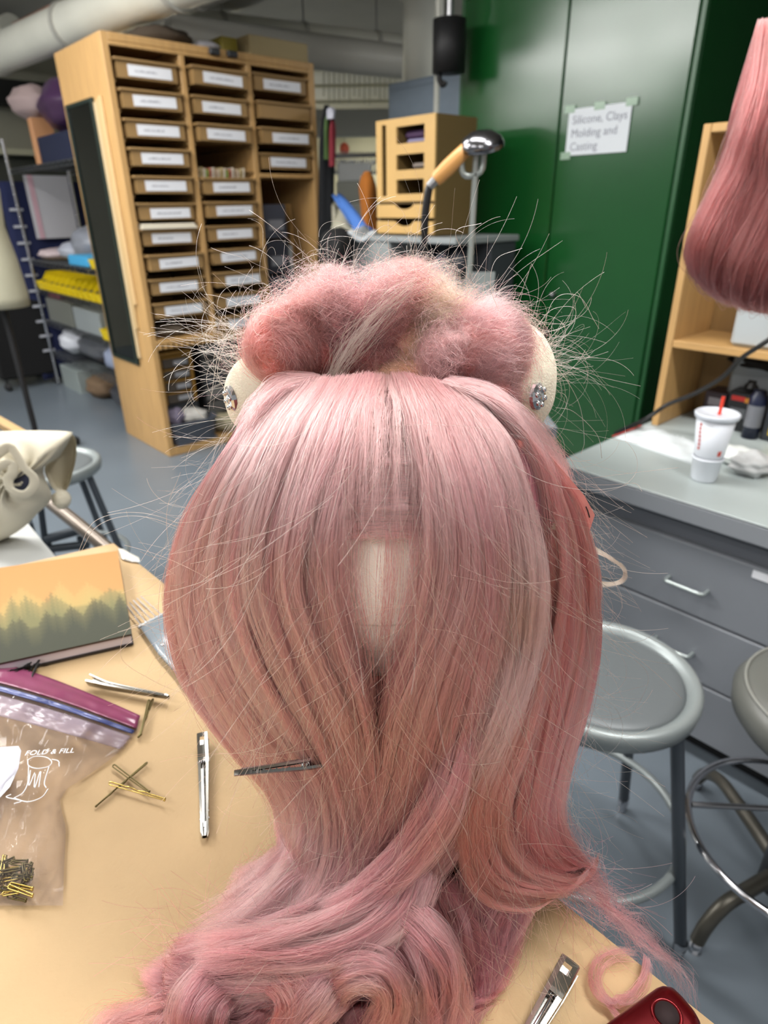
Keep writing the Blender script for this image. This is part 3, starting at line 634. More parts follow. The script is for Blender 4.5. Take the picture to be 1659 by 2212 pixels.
drape('white_sheet', 'white papers at the front edge of the grey desk', [(760, 496, 0), (806, 494, 0), (812, 506, -0.3), (752, 508, -0.3)], 4.1, mat('white_sheet', '#bfc4c8', rough=0.8), 5)
# far part of the room: beam, rail with hangers, pale boxes
fb = thing('hanger_rail', 'metal rail full of white hangers at the far end of the room', 'rail', at_Y(760, 330, 7.0))
y = 7.2
MB().tube([at_Y(700, 338, y), at_Y(835, 334, y-0.3)], 0.018, 8).build('rail_bar', M_steel, fb)
for x in (700, 834): MB().tube([at_Y(x, 337, y), Vector((at_Y(x, 337, y).x, y, 0.02))], 0.018, 8).build('post', M_steel, fb)
rn = random.Random(9)
for k in range(16):
    px = 722+6.0*k; c = at_Y(px, 341, y-0.03); w = 0.05; d = Vector((rn.uniform(-0.3, 0.3), 1, 0)).normalized()*0.19
    t = thing('clothes_hanger', 'white clothes hanger on the far metal rail', 'hanger', c, 0, 'white hangers on the far rail')
    hook = [c+Vector((0, 0, 0.03))+Vector((d.x*0.1*math.cos(a), d.y*0.1*math.cos(a), 0.025*math.sin(a))) for a in np.linspace(-0.5, PI, 8)]
    MB().tube(hook+[c-UPV*0.02], 0.004, 6).build('hook', M_steel, t)
    MB().tube([c-UPV*0.02, c-UPV*0.13-d, c-UPV*0.13+d], 0.010, 6, closed=True).build('hanger_body', M_white, t)
for (x0, x1, y0, y1, Y, cl, lb) in ((728, 800, 352, 392, 6.6, '#b3b6b5', 'pale grey carton on top of the far stack under the hangers'), (726, 782, 392, 440, 6.55, '#8d8f86', 'olive grey carton in the middle of the far stack'), (728, 790, 440, 500, 6.5, '#9a9d97', 'light grey carton at the bottom of the far stack')):
    a, b = at_Y(x0, y0, Y), at_Y(x1, y1, Y)
    o = MB().obox(((a.x+b.x)/2, Y+0.25, (a.z+b.z)/2), (abs(b.x-a.x)/2, 0, 0), (0, 0.25, 0), (0, 0, abs(a.z-b.z)/2), 0.01).build('carton', mat('carton'+cl, cl, rough=0.7)); tag(o, lb, 'box', 'cartons stacked far away')
a = at_Y(728, 500, 6.5); o = MB().obox(((at_Y(758, 500, 6.5)).x, 6.75, a.z/2-0.005), (0.25, 0, 0), (0, 0.25, 0), (0, 0, a.z/2-0.006)).build('low_crate', M_dark); tag(o, 'dark crate under the far stack of cartons', 'crate')
a = at_Y(668, 236, 8.0); b = at_Y(860, 292, 8.0)
o = MB().obox(((a.x+b.x)/2, 8.1, (a.z+b.z)/2), ((b.x-a.x)/2, 0, 0), (0, 0.1, 0), (0, 0, (a.z-b.z)/2), 0.01).build('beam', mat('beam_grey', '#8f9088', rough=0.7)); struct(o)
o = MB().ball(at_Y(744, 322, 7.6), 0.05, 0.05, 0.06).build('orange_light', mat('orange_red', '#d05a3c', rough=0.5)); tag(o, 'small orange red lamp far away above the hangers', 'lamp')
a = at_Y(660, 130, 9.5); b = at_Y(850, 235, 9.5)
s = MB()
for k in range(15):
    x = 700+11*k; s.tube([at_Y(x, 120, 8.6), at_Y(x+rn.uniform(-1, 1), 215+rn.uniform(-10, 15), 8.6)], 0.006, 6)
o = s.build('hanging_wires', mat('wire_pale', '#a9a791', rough=0.6)); tag(o, 'thin pale wires hanging before the far cream wall', 'wires', None, 'stuff')
s = MB()
for k in range(5):
    z = a.z - 0.10 - 0.17*k; s.obox(((a.x+b.x)/2, 9.5, z), (1.2, 0, 0), (0, 0.02, 0), (0, 0, 0.02), 0.004)
o = s.build('trim_1', M_wallb); struct(o)
# ------------------------------------------------------------------ metal bench at the right
BA = 1.50; BB = 0.935; BZ = 0.76
M_bench = mat('bench_grey', '#7c8086', rough=0.4, noise=0.04, nscale=4); M_btop = mat('bench_top', '#a4adac', rough=0.35, noise=0.03, nscale=5)
M_bedge = mat('bench_edge', '#83878c', rough=0.4); M_bdark = mat('bench_recess', '#55585e', rough=0.5)
bn = thing('metal_bench', 'grey metal workbench with a bank of wide drawers', 'workbench', G(BA, BB, 0), GRID)
MB().gbox(BA, 2.30, -1.6, BB, BZ-0.004, BZ, 0.002).build('worktop', M_btop, bn)
MB().gbox(BA+0.001, 2.30, -1.6, BB-0.001, BZ-0.055, BZ-0.0045, 0.004).build('worktop_edge', M_bedge, bn)
MB().gbox(BA+0.035, 2.28, -1.55, BB-0.03, BZ-0.112, BZ-0.056).build('apron', M_bdark, bn)
MB().gbox(BA+0.045, 2.28, -1.55, BB-0.03, 0.07, BZ-0.113).build('body', M_bench, bn)
MB().gbox(BA+0.09, 2.25, -1.5, BB-0.06, 0.0, 0.069).build('toe_kick', M_black, bn)
dz = [(0.446, 0.640), (0.256, 0.440), (0.075, 0.250)]
for i, (z0, z1) in enumerate(dz):
    for (b0, b1, bh) in ((0.06, BB-0.045, 0.50), (-0.86, 0.05, -0.4)):
        d = MB().gbox(BA+0.028, BA+0.044, b0, b1, z0, z1, 0.003).build('drawer', M_bench, bn)
        hz = (z0+z1)/2 - (0.012 if i else 0.012)
        bc = bh+0.022
        s = MB(); f = BA+0.027
        s.tube(smooth_path([G(f, bc-0.05, hz), G(f-0.024, bc-0.048, hz), G(f-0.028, bc-0.035, hz), G(f-0.028, bc+0.035, hz), G(f-0.024, bc+0.048, hz), G(f, bc+0.05, hz)], 24), 0.0055, 10)
        s.build('handle', mat('handle_pale', '#b9c2c0', rough=0.25, metal=0.7), d)
        if i == 0: MB().gbox(BA+0.0262, BA+0.0278, 0.34, 0.385, 0.612, 0.632).build('label_tab', M_white, d) if b0 > 0 else None
# things on the bench
M_cup = mat('cup_white', '#dfe3ea', rough=0.45, spec=0.4); M_red = mat('cup_red', '#c84a3a', rough=0.6)
cb = at_z(1519, 1035, BZ); 
pot = thing('plastic_tub', 'small white tub under the lidded drink cup on the metal bench', 'tub', cb)
MB().lathe(cb, [(0.0, 0.001), (0.030, 0.001), (0.032, 0.005), (0.0365, 0.058), (0.039, 0.060), (0.0395, 0.064), (0.037, 0.066), (0.035, 0.064), (0.030, 0.008), (0.0, 0.007)], 36).build('tub_body', M_cup, pot)
cz = cb + UPV*0.067
cup = thing('drink_cup', 'white paper cup with lid and red straw on the metal bench', 'cup', cz)
MB().lathe(cz, [(0.0, 0.001), (0.0345, 0.0), (0.036, 0.003), (0.0475, 0.108), (0.046, 0.108), (0.034, 0.006), (0.0, 0.005)], 40).build('cup_body', M_cup, cup)
MB().lathe(cz, [(0.0515, 0.103), (0.053, 0.108), (0.0535, 0.113), (0.051, 0.116), (0.048, 0.114), (0.046, 0.110), (0.0, 0.109)], 40).build('lid', mat('lid_white', '#cfd4dc', rough=0.3), cup)
MB().tube([cz+Vector((0.004, 0.0, 0.08)), cz+Vector((0.008, 0.004, 0.155))], 0.0042, 12).build('straw', mat('straw_red', '#d8402c', rough=0.35), cup)
def on_cup(ang, z0, z1, half, mt, nm):
    rows = []
    for z in np.linspace(z0, z1, 6):
        r = 0.036+(0.0475-0.036)*(z/0.108)+0.0006; rows.append([cz+Vector((math.cos(ang+t)*r, math.sin(ang+t)*r, z)) for t in np.linspace(-half, half, 5)])
    s = MB(); s.grid(rows); return s.build(nm, mt, cup)
tocam = math.atan2(-cb.y, -cb.x)
for k in range(7): on_cup(tocam-0.75+0.02*math.sin(k), 0.022+0.0105*k, 0.030+0.0105*k, 0.075, M_red, 'printed_mark')
on_cup(tocam+0.68, 0.010, 0.024, 0.13, M_red, 'printed_mark')
def lump_sheet(name, label, cat, corners, z, m, bumps, seed, nu=22, nv=12, thick=0.003, lift=0.0):
    rn = random.Random(seed); ph = [rn.uniform(0, 6.28) for _ in range(6)]
    P = [at_z(x, y, z) for (x, y) in corners]; rows = []
    for v in np.linspace(0, 1, nv):
        row = []
        for u in np.linspace(0, 1, nu):
            p = P[0].lerp(P[1], u).lerp(P[3].lerp(P[2], u), v)
            e = min(1, 8*min(u, 1-u))*min(1, 5*min(v, 1-v))
            h = bumps*e*(0.6+0.4*math.sin(9*u+ph[0])*math.sin(6*v+ph[1]) + 0.25*math.sin(23*u+11*v+ph[2]) + 0.15*abs(math.sin(31*u-17*v+ph[3])))
            row.append(p + UPV*(0.002+max(h, 0)+lift))
        rows.append(row)
    s = MB(); s.grid(rows); o = s.build(name, m); solid(o, thick, -1); return tag(o, label, cat)
lump_sheet('paper_bag', 'flattened white paper bag with red edge lying on the metal bench', 'bag', [(1400, 921), (1545, 975), (1535, 1018), (1326, 945)], BZ, mat('paper_bag_white', '#ccd2d4', rough=0.6), 0.022, 5)
o = bpy.data.objects['paper_bag']; s = MB()
s.tube([at_z(1323, 945, BZ)+UPV*0.004, at_z(1345, 938, BZ)+UPV*0.005, at_z(1370, 930, BZ)+UPV*0.008, at_z(1384, 923, BZ)+UPV*0.006], 0.004, 8, flat=0.5); s.build('red_edge', mat('bag_red', '#a33a38', rough=0.6), o)
c = at_z(1613, 1028, BZ)
s = MB(); s.ball(c+UPV*0.030+E1*0.02, 0.055, 0.046, 0.032, 40, 24, noise=0.22, seed=7); o = s.build('crumpled_bag', mat('crumple_white', '#bfc0c0', rough=0.5, alpha=0.9)); tag(o, 'crumpled white plastic bag on the bench right of the cup', 'bag')
c = at_z(1590, 1000, BZ)
s = MB(); s.ball(c+UPV*0.022, 0.05, 0.05, 0.024, 40, 24, noise=0.2, seed=9); o = s.build('napkin', mat('napkin_white', '#cfd3d0', rough=0.8)); tag(o, 'bunched white napkin behind the crumpled bag on the bench', 'napkin')

# shelf standing on the bench
SA = 2.02; SB1 = 0.915
t0 = at_a(1540, 266, SA).z
sh = thing('wooden_shelf', 'open pale wooden shelf standing on the metal bench', 'shelf', G(SA, SB1, BZ), GRID)
MB().gbox(SA, SA+0.27, SB1-0.022, SB1, BZ, t0, 0.002).build('side_panel', M_wood, sh)
MB().gbox(SA, SA+0.27, -0.4, -0.378, BZ, t0, 0.002).build('side_panel', M_wood, sh)
MB().gbox(SA, SA+0.27, -0.377, SB1-0.023, t0-0.022, t0, 0.002).build('top_panel', M_wood, sh)
zs = at_a(1478, 738, SA).z
MB().gbox(SA, SA+0.27, -0.377, SB1-0.023, zs-0.022, zs, 0.002).build('shelf', M_woodh, sh)
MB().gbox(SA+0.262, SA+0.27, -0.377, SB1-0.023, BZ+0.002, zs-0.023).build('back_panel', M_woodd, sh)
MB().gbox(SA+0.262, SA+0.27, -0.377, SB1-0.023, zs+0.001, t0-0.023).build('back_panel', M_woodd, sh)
w0 = at_a(1582, 708, SA+0.03); w1 = at_a(1660, 722, SA+0.03)
o = MB().gbox(SA+0.03, SA+0.25, gb(w0)-0.30, gb(w0), zs+0.001, zs+0.20, 0.01).build('white_box', mat('white_box', '#aab0b2', rough=0.5)); tag(o, 'white box on the wooden shelf under the hanging wig', 'box')
w0 = at_a(1560, 790, SA+0.12)
o = MB().gbox(SA+0.20, SA+0.255, gb(w0)-0.14, gb(w0), BZ+0.001, BZ+0.22, 0.01).build('pale_container', mat('pale_container', '#8b9195', rough=0.5)); tag(o, 'pale container at the back of the bench beneath the wooden shelf', 'container')
def can(name, label, cat, px, py, r, h, m, m2=None, a=None, z=BZ):
    c = at_z(px, py, z); t = thing(name, label, cat, c)
    MB().lathe(c, [(0, 0.001), (r, 0.001), (r, h*0.88), (r*0.7, h*0.94), (r*0.7, h), (0, h)], 28).build('bottle_body', m, t)
    MB().lathe(c, [(r*1.01, h*0.25), (r*1.012, h*0.7)], 28).build('label_band', m2 or M_white, t); return t
def carton(name, label, px, py, a, b, h, m, strips):
    c = at_z(px, py, BZ); t = thing(name, label, 'box', c, GRID); A, Bb = ga(c), gb(c)
    MB().gbox(A, A+a, Bb-b, Bb, BZ+0.001, BZ+h, 0.003).build('box_body', m, t)
    for (b0, b1, z0, z1, cl) in strips:
        MB().gbox(A-0.001, A+0.0, Bb-b*b1, Bb-b*b0, BZ+h*z0, BZ+h*z1).build('printed_panel', mat('print'+cl, cl, rough=0.5), t)
    return t
carton('small_carton', 'purple grey carton with white print behind the cup', 1512, 905, 0.10, 0.07, 0.10, mat('carton_plum', '#3b2f38', rough=0.4), [(0.2, 0.85, 0.55, 0.8, '#9c98a0'), (0.1, 0.9, 0.1, 0.2, '#6a5560')])
carton('small_carton', 'black carton with a red and orange stripe behind the cup', 1558, 925, 0.10, 0.085, 0.125, mat('carton_black', '#17181b', rough=0.35), [(0.12, 0.6, 0.78, 0.9, '#c02a22'), (0.6, 0.9, 0.76, 0.88, '#d08a2a'), (0.15, 0.7, 0.35, 0.6, '#5d6064')])
carton('small_carton', 'dark carton with a yellow mark at the right edge of the photo', 1640, 950, 0.09, 0.09, 0.13, mat('carton_slate', '#26292e', rough=0.35), [(0.2, 0.8, 0.15, 0.5, '#b09a2c'), (0.1, 0.5, 0.6, 0.9, '#46506e')])
can('spray_can', 'navy and silver can between the two dark cartons', 'can', 1618, 945, 0.024, 0.15, mat('can_navy', '#141b33', rough=0.3), mat('can_silver', '#6e7076', rough=0.3))
can('spray_can', 'dark red topped can behind the striped carton', 'can', 1606, 918, 0.024, 0.15, mat('can_black', '#16161a', rough=0.3), mat('can_red', '#8a1f24', rough=0.3))
c = at_z(1610, 905, BZ)
s = MB(); s.ball(c+UPV*0.20+E1*0.02, 0.10, 0.17, 0.035, 36, 20, noise=0.2, seed=12); o = s.build('black_cloth', mat('black_cloth', '#171413', rough=0.9)); tag(o, 'black cloth heaped over the cartons under the wooden shelf', 'cloth')
pts = [at_z(1330, 935, 0.70), at_a(1395, 905, 1.9), at_a(1440, 875, 1.95), at_a(1500, 850, 1.93), at_a(1560, 815, 1.9), at_a(1600, 775, 1.88), at_a(1640, 748, 1.85), at_a(1690, 715, 1.85)]
o = MB().tube(smooth_path(pts, 60), 0.0065, 10).build('black_cable', mat('cable_black', '#1c1b1b', rough=0.5)); tag(o, 'black cable looping from the bench up across the wooden shelf', 'cable')
o = MB().ball(at_a(1512, 368, 3.3), 0.012, 0.02, 0.03).build('dark_knob', M_black, gc)

# ------------------------------------------------------------------ stand with the round chrome tool
TY = 1.75
hs = thing('hook_stand', 'slim pale metal rod stand with a bent loop holding the round tool', 'stand', Vector((at_Y(1008, 640, TY).x, TY, 0)))
b0 = at_Y(1008, 640, TY); M_rod = mat('rod_pale', '#a9b0ac', rough=0.3, metal=0.6)
rodtop = at_Y(1030, 318, TY)
s = MB(); r = 0.0075
path = [Vector((b0.x, TY, 0.93)), b0, at_Y(1016, 560, TY), rodtop, at_Y(1036, 312, TY), at_Y(1044, 316, TY), at_Y(1044, 350, TY), at_Y(1040, 368, TY), at_Y(1026, 378, TY), at_Y(1008, 380, TY), at_Y(999, 372, TY), at_Y(997, 356, TY), at_Y(999, 340, TY)]
s.tube(smooth_path(path, 90), r, 10); s.build('rod', M_rod, hs)
MB().obox(Vector((b0.x+0.04, TY, 0.925)), (0.09, 0, 0), (0, 0.07, 0), (0, 0, 0.006), 0.003).build('base_plate', M_steel, hs)
pl = at_Y(1038, 622, TY+0.06)
o = MB().obox(pl-UPV*0.16, (0.036, 0, 0), (0, 0.004, 0), (0, 0, 0.20)).build('clipboard', mat('plate_grey', '#8f9694', rough=0.5)); tag(o, 'grey plate standing behind the slim rod stand', 'plate')
rt2 = thing('side_table', 'small table hidden behind the wig that carries the rod stand', 'table', Vector((b0.x, TY+0.05, 0)))
MB().box(b0.x-0.25, b0.x+0.22, TY-0.2, TY+0.35, 0.88, 0.915, 0.004).build('tabletop', M_bench, rt2)
for (i, j) in ((-0.23, -0.18), (0.2, -0.18), (-0.23, 0.33), (0.2, 0.33)): MB().box(b0.x+i-0.015, b0.x+i+0.015, TY+j-0.015, TY+j+0.015, 0.0, 0.879).build('leg', M_steel, rt2)
tool = thing('handheld_tool', 'round chrome headed tool with wooden handle hooked on the rod stand', 'tool', at_Y(1030, 310, TY))
hc = at_Y(1041, 303, TY); ha = (at_Y(1010, 316, TY) - at_Y(938, 392, TY)).normalized()
axd = Vector((-0.12, -0.25, 0.96)).normalized()
MB().lathe(hc, [(0.0, 0.020), (0.025, 0.018), (0.045, 0.006), (0.0525, -0.008), (0.052, -0.018), (0.046, -0.022), (0.0, -0.022)], 40, axis=axd).build('head', mat('dark_chrome', '#7c7c80', rough=0.2, metal=1.0), tool)
p0 = at_Y(1012, 318, TY); p1 = at_Y(940, 390, TY)
MB().tube([p0.lerp(p1, t) for t in (0, .05, .3, .6, .9, 1)], [0.012, 0.0165, 0.018, 0.019, 0.0175, 0.015], 20).build('handle', mat('beech_handle', '#bd8a4e', rough=0.4, noise=0.1, nscale=10), tool)
MB().tube([p0+ha*0.01, p0-ha*0.006], 0.016, 18).build('ferrule', M_steel, tool)
MB().tube([p1, p1-ha*0.02], 0.011, 16).build('end_cap', M_steel, tool)
cp = [p1-ha*0.015, at_Y(926, 410, TY), at_Y(919, 460, TY), at_Y(917, 520, TY), at_Y(921, 590, TY), at_Y(925, 650, TY-0.02), Vector((at_Y(925, 700, TY).x, TY-0.02, 0.92))]
MB().tube(smooth_path(cp, 60), [0.010]*12+[0.0085]*48, 12).build('cord', mat('cord_black', '#111114', rough=0.35), tool)

# ------------------------------------------------------------------ stools
M_stool = mat('stool_grey', '#8d9494', rough=0.38, metal=0.35); M_pad = mat('stool_pad', '#5f6466', rough=0.45, metal=0.1); M_leg = mat('stool_leg', '#454b52', rough=0.4, metal=0.3)
def make_stool(label, loc, rot, h=0.60, r=0.178):
    t = thing('metal_stool', label, 'stool', loc, rot); L = Vector(loc)
    MB().lathe(L, [(r-0.026, h-0.006), (r-0.020, h+0.001), (r-0.008, h+0.004), (r-0.001, h-0.003), (r, h-0.016), (r-0.004, h-0.034), (r-0.012, h-0.040), (r-0.030, h-0.040), (r-0.030, h-0.010), (r-0.026, h-0.006)], 64).build('seat_ring', M_stool, t)
    MB().lathe(L, [(0, h-0.003), (r-0.05, h-0.003), (r-0.036, h-0.006), (r-0.0295, h-0.012), (r-0.0295, h-0.03), (0, h-0.03)], 64).build('seat_pad', M_pad, t)
    for k in range(4):
        a = rot + k*PI/2; d = Vector((math.cos(a), math.sin(a), 0)); n = Vector((-d.y, d.x, 0))
        top = L+d*(r-0.03)+UPV*(h-0.035); bot = L+d*0.255+UPV*0.03
        g = MB().tube([top, top.lerp(bot, .5), bot], 0.0125, 14).build('leg', M_leg, t)
        MB().lathe(bot+(top-bot).normalized()*0.01, [(0.013, 0.01), (0.0135, -0.012), (0.010, -0.02), (0.012, -0.03), (0.012, -0.038), (0, -0.038)], 16).build('glide', M_chrome, g)
    zr = 0.215; rr_ = (r-0.03)+(0.255-(r-0.03))*(1-(zr-0.03)/(h-0.065)) - 0.012
    MB().tube([L+Vector((math.cos(a)*rr_, math.sin(a)*rr_, zr)) for a in np.linspace(0, 2*PI, 49)[:-1]], 0.0095, 12, closed=True).build('foot_ring', M_stool, t)
    return t
make_stool('grey metal stool with round seat beside the pink wig', (0.425, 0.985, 0), math.radians(-46))
make_stool('grey metal stool standing behind the cream tote bag', (-1.21, 2.16, 0), math.radians(-8))
c2 = Vector((0.845, 0.90, 0))
st2 = thing('swivel_stool', 'dark padded stool with chrome foot ring at the right edge', 'stool', c2)
h = 0.60; r = 0.185
MB().lathe(c2, [(0, h+0.008), (r*0.8, h+0.004), (r*0.93, h-0.008), (r, h-0.032), (r*0.985, h-0.06), (r*0.9, h-0.082), (0, h-0.084)], 64).build('seat_cushion', mat('cushion_dark', '#5c5d58', rough=0.4), st2)
MB().tube([c2+Vector((math.cos(a)*r*0.905, math.sin(a)*r*0.905, h-0.004)) for a in np.linspace(0, 2*PI, 65)[:-1]], 0.0035, 8, closed=True).build('seam', mat('seam_grey', '#7b7c76', rough=0.4), st2)
MB().lathe(c2, [(0.0, h-0.085), (0.03, h-0.085), (0.03, 0.30), (0.04, 0.30), (0.04, 0.08), (0.0, 0.08)], 24).build('column', M_dark, st2)
MB().tube([Vector((0.80, 0.845, 0))+Vector((math.cos(a)*0.198, math.sin(a)*0.198, 0.30)) for a in np.linspace(0, 2*PI, 65)[:-1]], 0.0075, 12, closed=True).build('foot_ring', M_chrome, st2)
s = MB()
for k in range(3):
    a = 0.6+k*2*PI/3; s.tube([c2+Vector((math.cos(a)*0.03, math.sin(a)*0.03, 0.30)), Vector((0.80, 0.845, 0.30))+Vector((math.cos(a)*0.19, math.sin(a)*0.19, 0))], 0.006, 8)
s.build('ring_spoke', M_steel, st2)
M_bronze = mat('worn_brass', '#5d5a52', rough=0.4, metal=0.7)
ends = [at_z(1500, 2050, 0), at_z(1503, 1700, 0)]; ends += [c2+(c2-q).normalized()*0.27 for q in ends]
for e in ends:
    d = (e-c2); d.z = 0
    pth = smooth_path([c2+UPV*0.13+d.normalized()*0.03, c2+d*0.45+UPV*0.125, c2+d*0.75+UPV*0.115, c2+d*0.93+UPV*0.075, Vector((e.x, e.y, 0.03))], 24)
    lg = MB().tube(pth, [0.016]*10+[0.015]*14, 14).build('leg', M_bronze, st2)
    MB().lathe(Vector((e.x, e.y, 0)), [(0, 0.034), (0.013, 0.03), (0.015, 0.0), (0, 0)], 16).build('glide', M_chrome, lg)

# ------------------------------------------------------------------ things at the left edge
lt = thing('white_table', 'white topped table at the left under the tote bag', 'table', at_z(60, 1200, 0.80))
L1 = at_z(118, 1200, 0.80); L2 = at_z(58, 1128, 0.80); ed = (L2-L1).normalized(); nn = Vector((-ed.y, ed.x, 0))
if nn.x > 0: nn = -nn
pc = (L1+L2)/2; qd = L1 - ed*0.10; far = L2 + ed*0.20
poly = [qd, far, far+nn*0.7, qd+nn*0.7]
MB().prism([p-UPV*0.03 for p in poly], UPV*0.03).build('tabletop', mat('laminate_white', '#c4c6c4', rough=0.4), lt)
for i, p in enumerate([qd, far, far+nn*0.7, qd+nn*0.7]):
    q = p.lerp(sum(poly, Vector())/4, 0.10); MB().tube([Vector((q.x, q.y, 0.77)), Vector((q.x, q.y, 0.0))], 0.016, 10).build('leg', M_leg, lt)
fc = thing('folding_chair', 'dark metal chair frame under the brown tube, behind the big table', 'chair', at_z(170, 1180, 0.3))
for (p, q, r) in (((88, 1095), (100, 1190), 0.010), ((100, 1165), (172, 1145), 0.016), ((105, 1186), (190, 1176), 0.014), ((64, 1130), (78, 1180), 0.010)):
    MB().tube([at_Y(p[0], p[1], 1.9), at_Y(q[0], q[1], 1.9)], r, 12).build('frame_bar', mat('frame_dark', '#2c3238', rough=0.4, metal=0.3), fc)
for x in (100, 172): 
    q = at_Y(x, 1160, 1.9); MB().tube([q, Vector((q.x, q.y+0.02, 0))], 0.010, 10).build('leg', mat('frame_dark', '#2c3238'), fc)
o = MB().tube([at_Y(92, 1072, 1.54), at_Y(165, 1130, 1.44), at_Y(238, 1190, 1.34), at_Y(300, 1240, 1.28)], 0.017, 20).build('brown_tube', mat('brown_tube', '#6c6258', rough=0.3, metal=0.5)); tag(o, 'shiny brown metal tube slanting from under the tote bag', 'tube')
o = MB().obox((at_Y(-30, 900, 1.9)+at_Y(48, 935, 1.9))/2, (at_Y(48, 940, 1.9)-at_Y(-60, 880, 1.9))*0.5, (0, 0.02, 0), (0.0, 0, 0.012), 0.003).build('wood_strip', mat('strip_wood', '#c9a878', rough=0.5)); tag(o, 'pale wooden strip sticking up behind the tote bag', 'wood')
# tote bag
BY = 1.17
M_tote = mat('canvas_cream', '#cfc8b4', rough=0.85, bump=0.25, bscale=900, noise=0.04, nscale=12)
tb = thing('tote_bag', 'cream canvas tote bag slumped at the left edge of the photo', 'bag', at_Y(40, 1150, BY))
def bagsurf(outl, inr, Y0, bul, m, nm, n=14, seed=0):
    """rounded pillow patch: outline pixels at distance Y0, bulging toward the viewer"""
    cx, cy = inr; rows = []; rn = random.Random(seed); p0 = rn.uniform(0, 6)
    for s_ in np.linspace(1, 0.02, n):
        row = []
        for i, (x, y) in enumerate(outl):
            b = bul*math.sqrt(max(0, 1-s_*s_)) + 0.012*math.sin(5*s_*3+p0+i*0.9)*(1-s_)
            row.append(at_Y(cx+(x-cx)*s_, cy+(y-cy)*s_, Y0-b))
        rows.append(row)
    s = MB(); s.grid(rows, closed=True)
    back = [at_Y(x, y, Y0+0.03) for (x, y) in outl]; s.grid([rows[0], back], closed=True); s.add(back, [tuple(range(len(back)))])
    return s.build(nm, m, tb)
def dens(pts, n=40):
    q = smooth_path([(x, y, 0) for x, y in pts+[pts[0]]], n+1)[:-1]; return [(a[0], a[1]) for a in q]
bagsurf(dens([(-60, 934), (60, 930), (145, 932), (155, 940), (128, 985), (95, 1008), (96, 1030), (112, 1075), (80, 1110), (50, 1140), (0, 1168), (-70, 1180)], 60), (20, 1040), BY, 0.08, M_tote, 'front_panel', seed=2)
bagsurf(dens([(148, 932), (163, 948), (165, 985), (155, 1030), (143, 1060), (122, 1062), (105, 1040), (97, 1008), (130, 982)], 48), (132, 1005), BY+0.035, -0.05, M_tote, 'side_gusset', seed=3)
MB().ball(at_Y(133, 1079, BY+0.02), 0.017, 0.02, 0.02, noise=0.1, seed=3).build('bunched_corner', M_tote, tb)
strap = [(-10, 985), (18, 965), (30, 975), (52, 1010), (72, 1030), (74, 1050), (60, 1066), (40, 1066), (22, 1055), (18, 1035), (28, 1020), (24, 1000), (-10, 1012)]
MB().tube([Vector(p) for p in smooth_path([at_Y(x, y, BY-0.10-0.006*i % 3*0) for i, (x, y) in enumerate(strap)], 90)], 0.009, 12, flat=0.3, fdir=(0, 1, 0.3)).build('strap', M_tote, tb)
o = MB().ball(at_Y(42, 1040, BY-0.075), 0.022, 0.008, 0.022).build('pocket_dark', mat('navy_thing', '#23253a', rough=0.8)); tag(o, 'dark navy item seen through the loop of the tote strap', 'cloth')
# ------------------------------------------------------------------ work table with brown paper
TA, TB = 0.271, 0.923
M_kraft = mat('kraft_paper', '#b69a72', rough=0.75, noise=0.05, nscale=14, bump=0.25, bscale=260)
tbl = thing('work_table', 'large work table covered in brown paper', 'table', G(TA, TB, 0), GRID)
def edge_a(b): return TA + 0.0298*(TB-b)
def edge_b(a): return TB + 0.228*(TA-a)
MB().prism([G(a, b, TABLE_Z-0.045) for a, b in ((edge_a(-1.0)-0.003, -1.0), (TA-0.003, TB-0.004), (-1.5, edge_b(-1.5)-0.004), (-1.5, -1.0))], UPV*0.040).build('tabletop', mat('table_wood', '#8c6a42', rough=0.5), tbl)
for (a, b) in ((TA-0.10, TB-0.10), (-1.4, TB-0.10), (-1.4, -0.9), (TA-0.10, -0.9)): MB().gbox(a-0.04, a+0.04, b-0.04, b+0.04, 0, TABLE_Z-0.046, 0.004).build('leg', M_dark, tbl)
rows = []
for bt in np.linspace(0, 1, 60):
    row = []
    for a in np.linspace(-1.5, TA, 60):
        b = -1.0 + bt*(edge_b(a)+1.0); a = a + (edge_a(b)-TA)*max(0, (a+1.5)/(TA+1.5))
        h = 0.0006*math.sin(9*a+5*b)+0.0005*math.sin(17*a-13*b+1); e = min(1, 12*abs(min(edge_a(b)-a, edge_b(a)-b)))
        row.append(G(a, b, TABLE_Z-0.0012+h*e))
    row += [G(edge_a(b)+0.001, b, TABLE_Z-0.004), G(edge_a(b)+0.0015, b, TABLE_Z-0.02)]
    rows.append(row)
s = MB(); s.grid(rows); ob_ = s.build('kraft_paper_cover', M_kraft); tag(ob_, 'sheet of brown kraft paper covering the whole work table', 'paper')
def T(x, y, dz=0.0): return at_z(x, y, TABLE_Z+dz)
# clear tape at the corner
s = MB(); rows = [[T(x, y, 0.001+0.0012*abs(math.sin(x*0.9))) for (x, y) in ((255, 1184), (266, 1186), (280, 1194), (300, 1204))], [T(x, y, 0.001+0.001*abs(math.sin(y))) for (x, y) in ((262, 1206), (272, 1210), (285, 1213), (303, 1214))]]
s.grid(rows); o = s.build('clear_tape', mat('shiny_tape', '#e8e6dc', rough=0.08, spec=1.0)); solid(o, 0.0003); tag(o, 'crumpled piece of shiny clear tape at the far table corner', 'tape')

